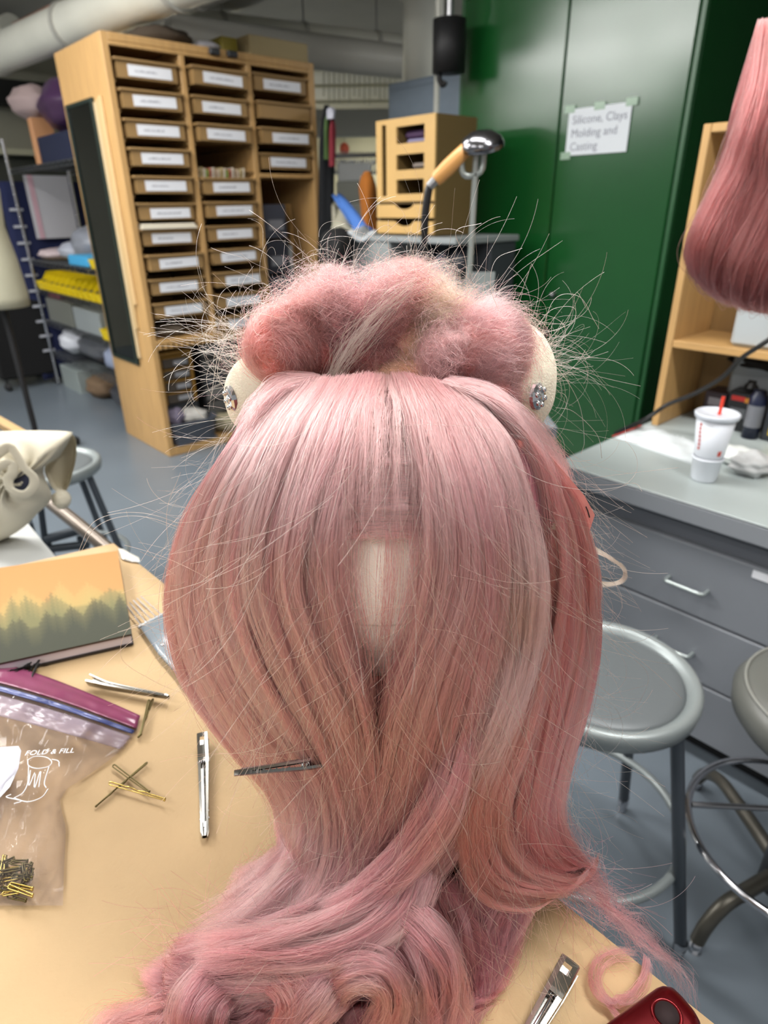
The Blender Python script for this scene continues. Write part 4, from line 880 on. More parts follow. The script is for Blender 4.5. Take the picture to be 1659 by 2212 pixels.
# ---- forest covered notebook
bk = thing('notebook', 'notebook with a misty forest painted on its orange cover', 'book', T(150, 1400))
zc = 0.016
c00 = T(-160, 1250, zc); c10 = T(254, 1190, zc); c11 = T(284, 1370, zc); c01 = T(-130, 1462, zc)
NU, NV = 240, 130; rn = random.Random(5)
def treeline(seed, base, amp, nt, wid):
    r_ = random.Random(seed); tr_ = [(r_.uniform(-0.02, 1.02), r_.uniform(0.5, 1.0)*amp, r_.uniform(0.6, 1.3)*wid) for _ in range(nt)]
    def f(u):
        h = 0
        for (x, a, w) in tr_:
            d = abs(u-x)
            if d < w: h = max(h, a*(1-d/w)**0.85*(0.86+0.14*math.cos((1-d/w)*26)))
        return base+h
    return f
L3 = [(treeline(11, 0.44, 0.20, 16, 0.035), hexc('#a09c5a')), (treeline(12, 0.34, 0.20, 18, 0.045), hexc('#7d8250')), (treeline(13, 0.18, 0.22, 20, 0.045), hexc('#5d6144'))]
L3[0] = (treeline(11, 0.50, 0.30, 9, 0.10), hexc('#a0965e')); L3[1] = (treeline(12, 0.40, 0.28, 9, 0.09), hexc('#5b5f42')); L3[2] = (treeline(13, 0.27, 0.22, 18, 0.06), hexc('#34372c'))
verts = []; cols = []; faces = []
for j in range(NV):
    v = j/(NV-1)
    for i in range(NU):
        u = i/(NU-1); p = c00.lerp(c10, u).lerp(c01.lerp(c11, u), v); y = 1-v
        base = np.array(hexc('#b27f4a')[:3])*(y) + np.array(hexc('#a88a56')[:3])*(1-y)
        c = base*(0.96+0.04*math.sin(u*4))
        for kk, (f, cc_) in enumerate(L3):
            h = f(u + 0.004*math.sin(y*160))
            k = min(1, max(0, (h-y)/0.03)); k *= (0.55, 0.8, 0.95)[kk]*min(1, 0.55+(h-y)*2.2)
            c = c*(1-k)+np.array(cc_[:3])*k
        verts.append(p+UPV*0.0004); cols.append((c[0], c[1], c[2], 1))
for j in range(NV-1):
    for i in range(NU-1): faces.append((j*NU+i, j*NU+i+1, (j+1)*NU+i+1, (j+1)*NU+i))
s = MB(); s.add(verts, faces); s.build('painted_cover', vcol_mat('cover_print', 0.85), bk, cols)
dn = UPV*-1
s = MB(); s.prism([c00, c10, c11, c01], dn*0.002); s.build('cover_board', mat('cover_edge', '#3d2c22', rough=0.6), bk)
q = lambda p, k: p + (((c00+c11)/2)-p)*k
s = MB(); s.prism([q(c00, .012)+dn*0.0021, q(c10, .012)+dn*0.0021, q(c11, .012)+dn*0.0021, q(c01, .012)+dn*0.0021], dn*0.0105); s.build('pages', mat('page_lilac', '#c9c0c4', rough=0.7), bk)
s = MB(); s.prism([c00+dn*0.0128, c10+dn*0.0128, c11+dn*0.0128, c01+dn*0.0128], dn*0.0022); s.build('back_board', mat('cover_back', '#26211f', rough=0.6), bk)

# ---- grey comb with wire prongs
cm = thing('lift_comb', 'grey handled lifting comb with long wire prongs beside the notebook', 'comb', T(340, 1380))
M_combg = mat('comb_grey', '#7c858c', rough=0.25)
ctop = [(302, 1352), (322, 1338), (345, 1327), (358, 1324)]
hl = [(304, 1356), (340, 1410), (378, 1452), (398, 1478), (410, 1492)]; hr = [(360, 1326), (378, 1355), (396, 1390), (412, 1425), (424, 1470)]
rows = []
for i in range(5):
    A = T(*hl[i], 0.006); Bq = T(*hr[i], 0.006); rows.append([A.lerp(Bq, t)+UPV*(0.0025*math.sin(t*PI)) for t in np.linspace(0, 1, 9)])
s = MB(); s.grid(rows); o = s.build('handle', M_combg, cm); solid(o, 0.004)
s = MB()
for k in range(12):
    t = k/11; p = T(302+57*t, 1354-30*t, 0.005); s.obox(p, (0.0009, 0, 0), (0, 0.0022, 0), (0, 0, 0.0016))
s.build('serrated_edge', M_combg, cm)
for k in range(5):
    t = k/4; a0 = T(306+44*t, 1352-23*t, 0.004); a1 = T(272+32*t, 1306-18*t, 0.008)
    MB().tube([a0, a0.lerp(a1, .5), a1], 0.0007, 8).build('prong', M_steel, cm)
for (x, y) in ((352, 1392), (376, 1372)): MB().ball(T(x, y, 0.0085), 0.0022, 0.0022, 0.001).build('rivet', M_chrome, cm)

# ---- metal hair clips
M_clip = mat('clip_steel', '#97948e', rough=0.2, metal=1.0)
def make_clip(label, loc, ang, L=0.088, w=0.0098, opening=0.10, roll=0.0, tilt=0.0, grp='metal hair clips'):
    t = bpy.data.objects.new('hair_clip', None); col.objects.link(t); tag(t, label, 'hair clip', grp)
    def arm(zf, jaw, hole, slit, nm):
        s = MB(); n = 26; top = []; 
        xs = np.linspace(0, L, n); rows = []
        for x in xs:
            f = x/L; ww = w*(0.5 if True else 0)*(1.0-0.42*max(0, f-0.25)/0.75)
            if f > 0.97: ww *= 0.7
            z = zf(f); lip = 0.0014*jaw
            rows.append([(x, -ww, z-lip), (x, -ww*0.92, z), (x, -ww*0.45, z+0.0003*jaw), (x, 0, z+0.0004*jaw), (x, ww*0.45, z+0.0003*jaw), (x, ww*0.92, z), (x, ww, z-lip)])
        F = []; V = [p for r in rows for p in r]; C = 7
        for i in range(n-1):
            f = (i+0.5)/(n-1)
            for j in range(C-1):
                if slit and 0.28 < f < 0.90 and j in (2, 3): continue
                if hole and 0.05 < f < 0.12 and j in (2, 3): continue
                F.append((i*C+j, i*C+j+1, (i+1)*C+j+1, (i+1)*C+j))
        s.add(V, F, False); o = s.build(nm, M_clip); o.parent = t; solid(o, 0.0007, 0); return o
    lower = lambda f: 0.0012 + (0.0 if f > 0.28 else (0.28-f)*0.004)
    upper = lambda f: 0.0034 + opening*0.02*(1-f)*1.0 + (0.0 if f > 0.26 else (0.26-f)*L*(0.14+opening*0.5))
    arm(lower, -1, False, False, 'lower_jaw'); arm(upper, 1, True, True, 'upper_jaw')
    s = MB(); cx = L*0.27
    hel = [(cx+0.0021*math.cos(a), (-0.0035+0.007*a/(8*PI)), 0.0036+0.0021*math.sin(a)) for a in np.linspace(0, 8*PI, 70)]
    s.tube(hel, 0.0004, 6); s.tube([(cx, -0.0055, 0.0036), (cx, 0.0055, 0.0036)], 0.0008, 10); s.build('spring', M_chrome, t)
    s = MB(); s.tube([(L*0.30, 0, 0.0052), (L*0.34, 0, 0.0066), (L*0.6, 0, 0.0052), (L*0.93, 0, 0.0044)], [0.0007, 0.0011, 0.0010, 0.0006], 10); s.build('ridge', M_chrome, t)
    s = MB()
    for k in range(7):
        x = L*(0.45+0.065*k)
        for sg_ in (-1, 1): s.obox((x, sg_*w*0.36, 0.0022), (0.0007, 0, 0), (0, 0.0004, 0), (0, 0, 0.001))
    s.build('teeth', M_chrome, t)
    ax = Vector((math.cos(ang)*math.cos(tilt), math.sin(ang)*math.cos(tilt), math.sin(tilt)))
    t.matrix_world = Matrix.Translation(loc) @ Matrix.Rotation(ang, 4, 'Z') @ Matrix.Rotation(-tilt, 4, 'Y') @ Matrix.Rotation(roll, 4, 'X')
    return t
def clip_between(label, p0, p1, dz=0.0008, **kw):
    a = T(*p0, dz); b = T(*p1, dz); d = b-a; return make_clip(label, a, math.atan2(d.y, d.x), L=d.length, **kw)
clip_between('silver hair clip lying on its side between the notebook and the pink hair', (186, 1480), (362, 1510), 0.0065, opening=0.12, roll=math.radians(-72), w=0.0105)
clip_between('silver hair clip lying straight toward the viewer, left of the pink hair', (440, 1602), (443, 1812), opening=0.12)
clip_between('silver hair clip at the lower right near the dark red tool', (1228, 2100), (1090, 2330), opening=0.25, w=0.0125)
a = at_Y(715, 1662, 0.296); b = at_Y(506, 1679, 0.282)
d = b-a
make_clip('silver toothed hair clip gripping the wig, its tips sticking out left', a, math.atan2(d.y, d.x), L=d.length, opening=0.22, roll=math.radians(50), tilt=math.asin(d.z/d.length))

# ---- bobby pins
def pin(label, pts, m, grp='loose hair pins on the brown paper', dz=0.0014, wavy=True, name='bobby_pin'):
    P = [T(x, y, dz) for x, y in pts]; a, b = P[0], P[-1]; d = (b-a).normalized(); n = Vector((-d.y, d.x, 0)); L = (b-a).length
    top = []; bot = []
    for t in np.linspace(0, 1, 28):
        p = a.lerp(b, t) if len(P) == 2 else Vector(smooth_path(P, 28)[int(t*27)])
        w = 0.0007*math.sin(t*PI*7) if wavy and 0.3 < t < 0.75 else 0
        top.append(p + n*(0.0011*(1-0.6*t)) + UPV*(w+0.001)); bot.append(p - n*(0.0011*(1-0.6*t)))
    s = MB(); s.tube(top[::-1] + [a - d*0.0012 + UPV*0.0005] + bot, 0.00055, 8, flat=1.5)
    s.ball(top[-1], 0.0010).ball(bot[-1], 0.0010)
    o = s.build(name, m); return tag(o, label, 'hair pin', grp)
M_pbr = mat('pin_bronze', '#6d6340', rough=0.3, metal=0.9); M_pgold = mat('pin_gold', '#cbb36a', rough=0.2, metal=1.0); M_pblk = mat('pin_black', '#121110', rough=0.35, metal=0.5)
pin('long bronze hair pin slanting up to the right in the crossed pile', [(316, 1650), (208, 1742)], M_pbr)
pin('short bronze hair pin slanting down to the right in the crossed pile', [(246, 1655), (322, 1712)], M_pbr, dz=0.003, wavy=False)
pin('shiny gold hair pin lying across the foot of the crossed pile', [(238, 1693), (356, 1728)], M_pgold, dz=0.0042)
pin('upright bronze hair pin pair under the tip of the sideways clip', [(330, 1512), (300, 1592)], M_pbr, dz=0.002)
pin('bronze hair pin beside the pink zip strip, right of its twin', [(322, 1514), (304, 1588)], M_pbr, dz=0.004, wavy=False)
for k, (p0, p1) in enumerate([((60, 1434), (84, 1424)), ((55, 1445), (76, 1426)), ((64, 1452), (80, 1430)), ((70, 1458), (86, 1436)), ((40, 1442), (66, 1432)), ((20, 1440), (58, 1440)), ((76, 1462), (84, 1428))]):
    pin('black hair pin in the bunch between the notebook and the zip bag', [p1, (p0[0]-12, p0[1]+14)], M_pblk, 'black hair pins bunched by the notebook', dz=0.002+0.0012*k, name='black_hair_pin')

# ---- zip bag
M_film = bpy.data.materials.new('clear_film'); M_film.use_nodes = True; nt = M_film.node_tree; nt.nodes.clear()
out = nt.nodes.new('ShaderNodeOutputMaterial'); tr_ = nt.nodes.new('ShaderNodeBsdfTransparent'); gl = nt.nodes.new('ShaderNodeBsdfGlossy'); df_ = nt.nodes.new('ShaderNodeBsdfDiffuse')
gl.inputs['Roughness'].default_value = 0.06; df_.inputs['Color'].default_value = hexc('#d8d4d8'); tr_.inputs['Color'].default_value = hexc('#fbfafb')
mx1 = nt.nodes.new('ShaderNodeMixShader'); mx1.inputs[0].default_value = 0.05; mx2 = nt.nodes.new('ShaderNodeMixShader'); lw = nt.nodes.new('ShaderNodeLayerWeight'); lw.inputs[0].default_value = 0.12
nt.links.new(tr_.outputs[0], mx1.inputs[1]); nt.links.new(df_.outputs[0], mx1.inputs[2]); nt.links.new(lw.outputs['Fresnel'], mx2.inputs[0])
nt.links.new(mx1.outputs[0], mx2.inputs[1]); nt.links.new(gl.outputs[0], mx2.inputs[2]); nt.links.new(mx2.outputs[0], out.inputs[0])
zb_ = thing('zip_bag', 'clear zip bag with a magenta strip holding hair pins', 'bag', T(80, 1700))
left = [(-160, 1395), (-150, 1440), (-150, 1500), (-150, 1560), (-150, 1620), (-150, 1680), (-150, 1750), (-150, 1820), (-150, 1900), (-150, 1956)]
right = [(305, 1548), (298, 1575), (270, 1612), (232, 1645), (190, 1675), (146, 1702), (128, 1730), (143, 1790), (138, 1880), (136, 1956)]
def bagpt(u, v, side):
    k = v*(len(left)-1); i = min(int(k), len(left)-2); f = k-i
    x0 = left[i][0]*(1-f)+left[i+1][0]*f; y0 = left[i][1]*(1-f)+left[i+1][1]*f
    x1 = right[i][0]*(1-f)+right[i+1][0]*f; y1 = right[i][1]*(1-f)+right[i+1][1]*f
    x = x0+(x1-x0)*u; y = y0+(y1-y0)*u + (18*math.sin(PI*u) if v < 0.35 else 0)*(1-v/0.35 if v < 0.35 else 0)*-1
    e = min(1, 5*(1-u))*min(1, 6*min(v+0.03, 1-v))
    h = 0.002 + e*(0.016+0.005*math.sin(13*u+8*v)*math.sin(9*v+2*u) + 0.0035*abs(math.sin(20*u+11*v+3*math.sin(7*v))) + 0.0008*abs(math.sin(31*u-19*v)))
    return T(x, y, h if side else 0.0012)
s = MB(); s.grid([[bagpt(u, v, 1) for u in np.linspace(0, 1, 70)] for v in np.linspace(0.0, 1, 70)]); s.build('upper_film', M_film, zb_)
s = MB(); s.grid([[bagpt(u, v, 0) for u in np.linspace(0, 1, 20)] for v in np.linspace(0, 1, 30)]); s.build('lower_film', M_film, zb_)
M_mag = mat('magenta_strip', '#803f5c', rough=0.25, noise=0.08, nscale=30, stretch=(1, 1, 1))
def strip(v0, v1, nm, m, up):
    s = MB(); s.grid([[bagpt(u, v, 1)+UPV*(up+0.0006*math.sin(v*400)) for u in np.linspace(0, 0.995, 60)] for v in np.linspace(v0, v1, 10)]); o = s.build(nm, m, zb_); solid(o, 0.0006); return o
strip(0.0, 0.115, 'zip_strip', M_mag, 0.001)
strip(0.130, 0.150, 'blue_line', mat('blue_line', '#4d5688', rough=0.3), 0.0012)
strip(0.165, 0.25, 'lilac_band', mat('lilac_band', '#aa9aa8', rough=0.25, alpha=0.45), 0.0012)
M_pw = mat('print_white', '#e9e9ec', rough=0.6)
o_ = T(52, 1632, 0.032); ux = (T(150, 1626, 0.032)-o_).normalized(); uy = UPV.cross(ux).normalized()
text_mesh('FOLD & FILL', 0.0078, frame(o_, ux, uy), M_pw, 'printed_text', zb_, 0.0001)
s = MB(); dr = [[(60, 1642), (75, 1634), (100, 1636), (112, 1646), (104, 1656), (80, 1660), (62, 1654), (60, 1642)], [(62, 1654), (60, 1690), (50, 1712), (30, 1724)], [(106, 1656), (96, 1690), (100, 1702)], [(30, 1724), (60, 1732), (90, 1722), (104, 1704)], [(66, 1664), (62, 1700), (76, 1668), (74, 1704), (88, 1664), (84, 1700)], [(24, 1716), (14, 1722), (46, 1730), (30, 1736)], [(112, 1640), (126, 1644), (128, 1656)]]
for ln in dr: s.tube([Vector(p) for p in smooth_path([T(x, y, 0.0315) for x, y in ln], 28)], 0.00042, 6)
s.build('printed_spool', M_pw, zb_)
s = MB(); lp = [(-60, 1618), (40, 1612), (46, 1622), (40, 1660), (22, 1700), (-4, 1728), (-60, 1745)]
s.prism([T(x, y, 0.021) for x, y in lp], UPV*0.0004); s.build('white_label', mat('label_white', '#c3c4cc', rough=0.6), zb_)
rn = random.Random(44)
for k in range(34):
    x = rn.uniform(-20, 62); y = 1880+rn.uniform(0, 62)+(0 if k < 20 else -20); a = rn.uniform(-0.5, 0.6) if k % 3 else rn.uniform(1.0, 1.9); l = rn.uniform(30, 62)
    x2 = min(70, x+l*math.cos(a)); y2 = min(1950, max(1850, y-l*0.8*math.sin(a)))
    pin('bronze hair pin in the pile inside the clear zip bag', [(x, y), (x2, y2)], M_pbr if k % 4 else M_pgold, 'hair pins inside the zip bag', dz=0.002+0.0003*k, wavy=False)

# ---- dark red tool at the bottom right
rt_ = thing('red_tool', 'dark red anodised metal tool with a round hole at the lower right corner', 'tool', T(1450, 2205))
M_redm = mat('red_anodised', '#650e14', rough=0.22, metal=0.7)
pA = T(1466, 2188, 0.012); pB = T(1330, 2290, 0.012); dx = (pB-pA).normalized(); nx = UPV.cross(dx).normalized()
rows = []
W2 = 0.0150
def ring(x, half, z0, z1): return None
prof = []
n = 40
for i in range(n):
    a = 2*PI*i/n; prof.append((W2*math.copysign(abs(math.cos(a))**0.6, math.cos(a)), 0.0105*math.copysign(abs(math.sin(a))**0.6, math.sin(a))))
cen = pA + dx*0.012
endc = []
for x, k in ((-0.006, 0.55), (-0.004, 0.8), (0.0, 0.95), (0.004, 1.0), (0.05, 1.0), (0.09, 1.0)):
    rows.append([pA + dx*x + nx*(p*k) + UPV*(q*k) for p, q in prof])
s = MB(); s.grid(rows, closed=True); s.add(rows[0], [tuple(range(n))]); s.add(rows[-1], [tuple(range(n))]); s.build('body', M_redm, rt_)
hcn = pA + dx*0.013 + UPV*0.0104
MB().lathe(hcn, [(0.0092, 0.0004), (0.0086, 0.0010), (0.0076, 0.0007), (0.0070, 0.0001), (0.0, 0.0001)], 32).build('hole_rim', M_redm, rt_)
MB().lathe(hcn+UPV*0.0008, [(0.0, 0.0), (0.0069, 0.0001), (0.0069, -0.004)], 32).build('hole', mat('hole_dark', '#1c0506', rough=0.8), rt_)
# ------------------------------------------------------------------ hair tools
def hair_mat(name, dark, light, rough=0.32, dim=1.0):
    m = bpy.data.materials.new(name); m.use_nodes = True; nt = m.node_tree; nt.nodes.clear()
    out = nt.nodes.new('ShaderNodeOutputMaterial'); h = nt.nodes.new('ShaderNodeBsdfHairPrincipled')
    h.model = 'CHIANG'; h.parametrization = 'COLOR'
    h.inputs['Roughness'].default_value = rough; h.inputs['Radial Roughness'].default_value = 0.5; h.inputs['Random Roughness'].default_value = 0.2
    h.inputs['Coat'].default_value = 0.0
    at = nt.nodes.new('ShaderNodeAttribute'); at.attribute_name = 'tint'
    rp = nt.nodes.new('ShaderNodeValToRGB'); cr_ = rp.color_ramp
    cr_.elements[0].position = 0.0; cr_.elements[0].color = hexc(dark); cr_.elements[1].position = 1.0; cr_.elements[1].color = hexc(light)
    nt.links.new(at.outputs['Fac'], rp.inputs[0]); nt.links.new(rp.outputs[0], h.inputs['Color']); nt.links.new(h.outputs[0], out.inputs[0])
    MATS[name] = m; return m
M_hair = hair_mat('pink_hair', '#a83044', '#fd928c')
M_hairm = hair_mat('mauve_hair', '#8e3040', '#ea8280')
M_hairc = hair_mat('coral_hair', '#b4323c', '#f67f74')
M_fly = hair_mat('pale_flyaway', '#e09a80', '#f0c4a4', 0.4)
M_dusty = hair_mat('dusty_hair', '#74282a', '#b8605c')
M_gapshade = mat('hair_gap_shade', '#6e2f2b', rough=0.9)  # dark tone: shadow seen between the strands put into the colour

def curves_object(name, P, R, tint, m, parent):
    """P: list of (k,3) arrays in world space; R: list of radius arrays; tint: one value per strand"""
    hc = bpy.data.hair_curves.new(name); hc.add_curves([len(p) for p in P])
    pos = np.concatenate(P).astype(np.float32); rad = np.concatenate(R).astype(np.float32)
    if parent is not None:
        inv = np.array(world_of(parent).inverted()); pos = (pos @ inv[:3, :3].T + inv[:3, 3]).astype(np.float32)
    hc.attributes['position'].data.foreach_set('vector', pos.ravel())
    ra = hc.attributes.get('radius') or hc.attributes.new('radius', 'FLOAT', 'POINT'); ra.data.foreach_set('value', rad)
    ti = hc.attributes.new('tint', 'FLOAT', 'CURVE'); ti.data.foreach_set('value', np.array(tint, dtype=np.float32))
    hc.materials.append(m)
    o = bpy.data.objects.new(name, hc); col.objects.link(o)
    if parent is not None: o.parent = parent
    return o

AX = np.array([0.0, 0.42, TABLE_Z+0.20])
def hair(name, parent, guides, n, m, npts=26, clumps=60, cr=0.006, thick=0.012, wave=0.004, frizz=0.0012, rad=0.00011, seed=0, stray=0.06,
         tipk=0.45, trim=0.25, tint=(0.2, 0.8), dens=None, outv=None, root=0.04, lift=0.0, rootthin=1.0):
    """strands combed along a family of guide lines (ordered side by side)"""
    rs = np.random.RandomState(seed); Gd = np.stack([smooth_path(g, npts) for g in guides]); M = len(guides)
    if M == 1: Gd = np.concatenate([Gd, Gd]); Gd[1, :, 0] += 0.001; M = 2
    T_ = np.gradient(Gd, axis=1); T_ /= np.linalg.norm(T_, axis=2, keepdims=True)+1e-9
    Sd = np.gradient(Gd, axis=0); Sd /= np.linalg.norm(Sd, axis=2, keepdims=True)+1e-9
    O = np.cross(T_, Sd); O /= np.linalg.norm(O, axis=2, keepdims=True)+1e-9
    ref = (Gd - AX) if outv is None else np.broadcast_to(np.array(outv), Gd.shape)
    if outv is None: ref = ref*np.array([1, 1, 0.5])
    sg = np.sign((O*ref).sum(2, keepdims=True)); sg[sg == 0] = 1; O = O*sg
    t = np.linspace(0, 1, npts)
    def at(u, A):
        i = min(int(u), M-2); f = u-i; f = f*f*(3-2*f)*0.5+f*0.5; return A[i]*(1-f)+A[i+1]*f
    P = []; R = []; TT = []
    us = (np.arange(clumps)+rs.rand(clumps))/clumps*(M-1)
    cl = []
    for c in range(clumps):
        u = us[c]
        if dens is not None and rs.rand() > dens(u/(M-1)): continue
        ph = rs.rand(4)*6.28; amp = wave*(0.4+rs.rand())
        C = at(u, Gd).copy(); S = at(u, Sd); Oo = at(u, O); d = (rs.rand()-0.5)*thick + lift
        env = np.minimum(1, t*3)[:, None]
        C += S*(np.sin(t*(4+3*rs.rand())+ph[0])*amp)[:, None]*env + Oo*(d*np.minimum(1, 0.35+t*2)+np.sin(t*(5+3*rs.rand())+ph[1])*amp*0.5)[:, None]
        cl.append((C, S, Oo, rs.rand(), 0.6+0.9*rs.rand(), rs.rand(2)))
    if not cl: return None
    for k in range(n):
        C, S, Oo, tv, sz, rr2 = cl[rs.randint(len(cl))]
        a = rs.rand()*6.28; r = math.sqrt(rs.rand())*cr*sz
        prof = 1-(1-tipk)*t**1.5
        ph = rs.rand(6)*6.28; fz = frizz*(1 if rs.rand() > stray else 5)
        q = C + S*(math.cos(a)*r*prof*1.5)[:, None] + Oo*(math.sin(a)*r*prof*0.7)[:, None]
        w1 = np.sin(t*(6+8*rs.rand())+ph[0]); w2 = np.sin(t*(5+9*rs.rand())+ph[1]); w3 = np.sin(t*(16+10*rs.rand())+ph[2])
        e = (0.15+t)*fz
        q = q + S*(e*(w1+0.3*w3))[:, None] + Oo*(e*w2*0.8)[:, None]
        s0 = rs.rand()*root; s1 = 1-trim*rs.rand()**1.6
        tt = s0+(s1-s0)*t; q = np.stack([np.interp(tt, t, q[:, j]) for j in range(3)], 1)
        P.append(q); rr_ = rad*(0.7+0.6*rs.rand()); R.append(rr_*(1-0.6*t**3)*np.where(t < 0.06, rootthin, 1.0)); TT.append(tint[0]+(tint[1]-tint[0])*np.clip(0.5*tv+0.5*rs.rand(), 0, 1))
    return curves_object(name, P, R, TT, m, parent)

# silhouette of the wig: centre, half width, distance of the front and of the side outline
SIL = np.array([
 # py,  left, right, Yfront, Yside
 [800, 600, 1080, 0.420, 0.45], [850, 540, 1130, 0.385, 0.44], [900, 500, 1165, 0.358, 0.43], [1000, 445, 1225, 0.328, 0.425], [1100, 408, 1272, 0.312, 0.42],
 [1200, 388, 1282, 0.302, 0.42], [1300, 383, 1282, 0.296, 0.415], [1400, 395, 1276, 0.292, 0.41], [1500, 430, 1262, 0.288, 0.40], [1600, 505, 1245, 0.286, 0.385],
 [1700, 600, 1225, 0.284, 0.36], [1800, 620, 1235, 0.280, 0.335], [1900, 560, 1280, 0.270, 0.305], [2000, 430, 1290, 0.256, 0.28], [2100, 300, 1240, 0.240, 0.258], [2212, 160, 1100, 0.223, 0.235], [2400, 100, 1050, 0.198, 0.205]])
def surfY(px, py, off=0.0):
    l, r, yf, ys = (np.interp(py, SIL[:, 0], SIL[:, k]) for k in (1, 2, 3, 4))
    c = (l+r)/2; w = (r-l)/2; u = min(1.0, abs(px-c)/w)
    Y = yf + (ys-yf)*(1-math.sqrt(1-u*u)) - off
    p = at_Y(px, py, Y)
    if p.z < TABLE_Z+0.004 and p.dot(E1) < TA+0.02:
        tz = at_z(px, py, TABLE_Z+0.004+max(off, 0)*0.5); return tz.y
    return Y
def S(px, py, off=0.0): return at_Y(px, py, surfY(px, py, off))
def SG(*pts): return [S(p[0], p[1], p[2] if len(p) > 2 else 0.0) for p in pts]

# ------------------------------------------------------------------ canvas head under the wig
hd = thing('mannequin_head', 'off white canvas wig head standing under the pink wig', 'wig head', (0.0, 0.405, TABLE_Z))
M_canvas = mat('head_canvas', '#f0ebdf', rough=0.8, bump=0.3, bscale=1200, noise=0.03, nscale=30)
hx, hy = at_Y(826, 1250, 0.36).x, 0.400
zt_ = at_Y(830, 860, 0.40).z
prof = []
for t in np.linspace(0, 1, 26):
    z = TABLE_Z + 0.10 + (zt_-TABLE_Z-0.105)*t
    r = 0.052 + 0.032*math.sin(min(1, t*1.5)*PI/2) if t < 0.5 else 0.084
    if t > 0.55: r = 0.084*math.sqrt(max(0, 1-((t-0.55)/0.45)**2.2))
    prof.append((r, z))
MB().lathe((hx, hy, 0), [(0.0, prof[0][1])]+prof+[(0, zt_+0.001)], 48, sx=0.92, sy=1.1).build('head_form', M_canvas, hd)
s = MB()
for zq in np.linspace(0.12, 0.24, 7):
    zz_ = TABLE_Z+zq; r = np.interp(zz_, [p[1] for p in prof], [p[0] for p in prof])
    s.lathe((hx, hy, 0), [(r*1.0, zz_-0.0004), (r*1.012, zz_), (r*1.0, zz_+0.0004)], 48, sx=0.92, sy=1.1)
s.build('seam', mat('seam_thread', '#c4bfae', rough=0.9), hd)
MB().lathe((hx, hy, 0), [(0, TABLE_Z+0.001), (0.055, TABLE_Z+0.001), (0.055, TABLE_Z+0.012), (0.03, TABLE_Z+0.02), (0.03, TABLE_Z+0.105), (0, TABLE_Z+0.105)], 32).build('neck', mat('neck_dark', '#4a4038', rough=0.7), hd)

# ------------------------------------------------------------------ the wig
wig = thing('pink_wig', 'long wavy salmon pink wig on a canvas head, spilling onto the table', 'wig', (hx, hy, TABLE_Z+0.1))
# cap and inner volume behind the hair, coloured as the shade in its gaps (open at the front where the canvas shows)
rows = []; NB = 40
pys = [862, 885, 910, 960, 1020, 1080, 1150, 1220, 1300, 1380, 1460, 1540, 1620, 1700]
for py in pys:
    l, r = np.interp(py, SIL[:, 0], SIL[:, 1])+22, np.interp(py, SIL[:, 0], SIL[:, 2])-22
    row = []
    for k in range(NB):
        t = k/NB
        if t < 0.7:
            px = l+(r-l)*(t/0.7); row.append(S(px, py, -0.013))
        else:
            a = (t-0.7)/0.3*PI; L_, R_ = S(l, py, -0.013), S(r, py, -0.013); c = (L_+R_)/2; w = (R_-L_).length/2
            row.append(c + Vector((math.cos(a)*w, math.sin(a)*0.10+0.004, -0.004)))
    rows.append(row)
s = MB(); C = NB; vs = [p for r in rows for p in r]; fs = []
for i in range(len(rows)-1):
    for j in range(C):
        px = 400+880*(j/C/0.7)
        l, r = np.interp(pys[i], SIL[:, 0], SIL[:, 1]), np.interp(pys[i], SIL[:, 0], SIL[:, 2])
        pxx = l+(r-l)*((j+0.5)/C/0.7)
        if 1130 <= pys[i] < 1430 and 715 < pxx < 935: continue
        fs.append((i*C+j, i*C+(j+1) % C, (i+1)*C+(j+1) % C, (i+1)*C+j))
s.add(vs, fs, True); s.add(rows[0], [tuple(range(C))])
s.build('wig_cap', M_gapshade, wig)
# lower bundle of the wig, from the neck down to the table
def mound(name, outline_rows, m, parent, inset=0.0):
    rows = []
    for (py, l, r, off) in outline_rows:
        A = [S(l+(r-l)*t, py, off) for t in np.linspace(0, 1, 16)]
        back = [p + Vector((0, 0.03, 0)) for p in A[::-1]]
        for q in back:
            if q.z < TABLE_Z+0.002: q.z = TABLE_Z+0.002
        rows.append(A+back)
    s = MB(); s.grid(rows, closed=True); s.add(rows[0], [tuple(range(32))]); s.add(rows[-1], [tuple(range(32))]); return s.build(name, m, parent)
mound('under_hair', [(1640, 640, 1160, -0.016), (1720, 665, 1150, -0.016), (1800, 680, 1150, -0.016), (1880, 650, 1160, -0.016), (1950, 590, 1080, -0.014), (2030, 500, 1000, -0.013), (2110, 440, 980, -0.011), (2212, 380, 930, -0.01), (2330, 340, 900, -0.01)], M_gapshade, wig)

# -- inner layer, dense and darker
inner = [SG((575, 880), (490, 1000), (425, 1150), (400, 1300), (430, 1440), (520, 1580), (620, 1690), (650, 1800)),
 SG((620, 850), (530, 980), (480, 1150), (470, 1300), (520, 1450), (610, 1580), (680, 1700), (700, 1820)),
 SG((700, 835), (630, 980), (590, 1150), (590, 1300), (640, 1440), (700, 1580), (740, 1700), (760, 1830)),
 SG((770, 828), (710, 980), (675, 1150), (668, 1290), (715, 1420), (770, 1550), (790, 1700), (800, 1850)),
 SG((870, 828), (940, 980), (975, 1150), (965, 1290), (895, 1420), (840, 1550), (850, 1700), (850, 1850)),
 SG((950, 845), (1030, 980), (1060, 1150), (1050, 1300), (1000, 1450), (940, 1600), (930, 1750), (900, 1880)),
 SG((1030, 860), (1130, 980), (1160, 1150), (1160, 1300), (1140, 1450), (1090, 1600), (1060, 1750), (1060, 1880)),
 SG((1075, 905), (1160, 1010), (1225, 1150), (1255, 1300), (1240, 1450), (1200, 1600), (1190, 1740), (1200, 1860))]
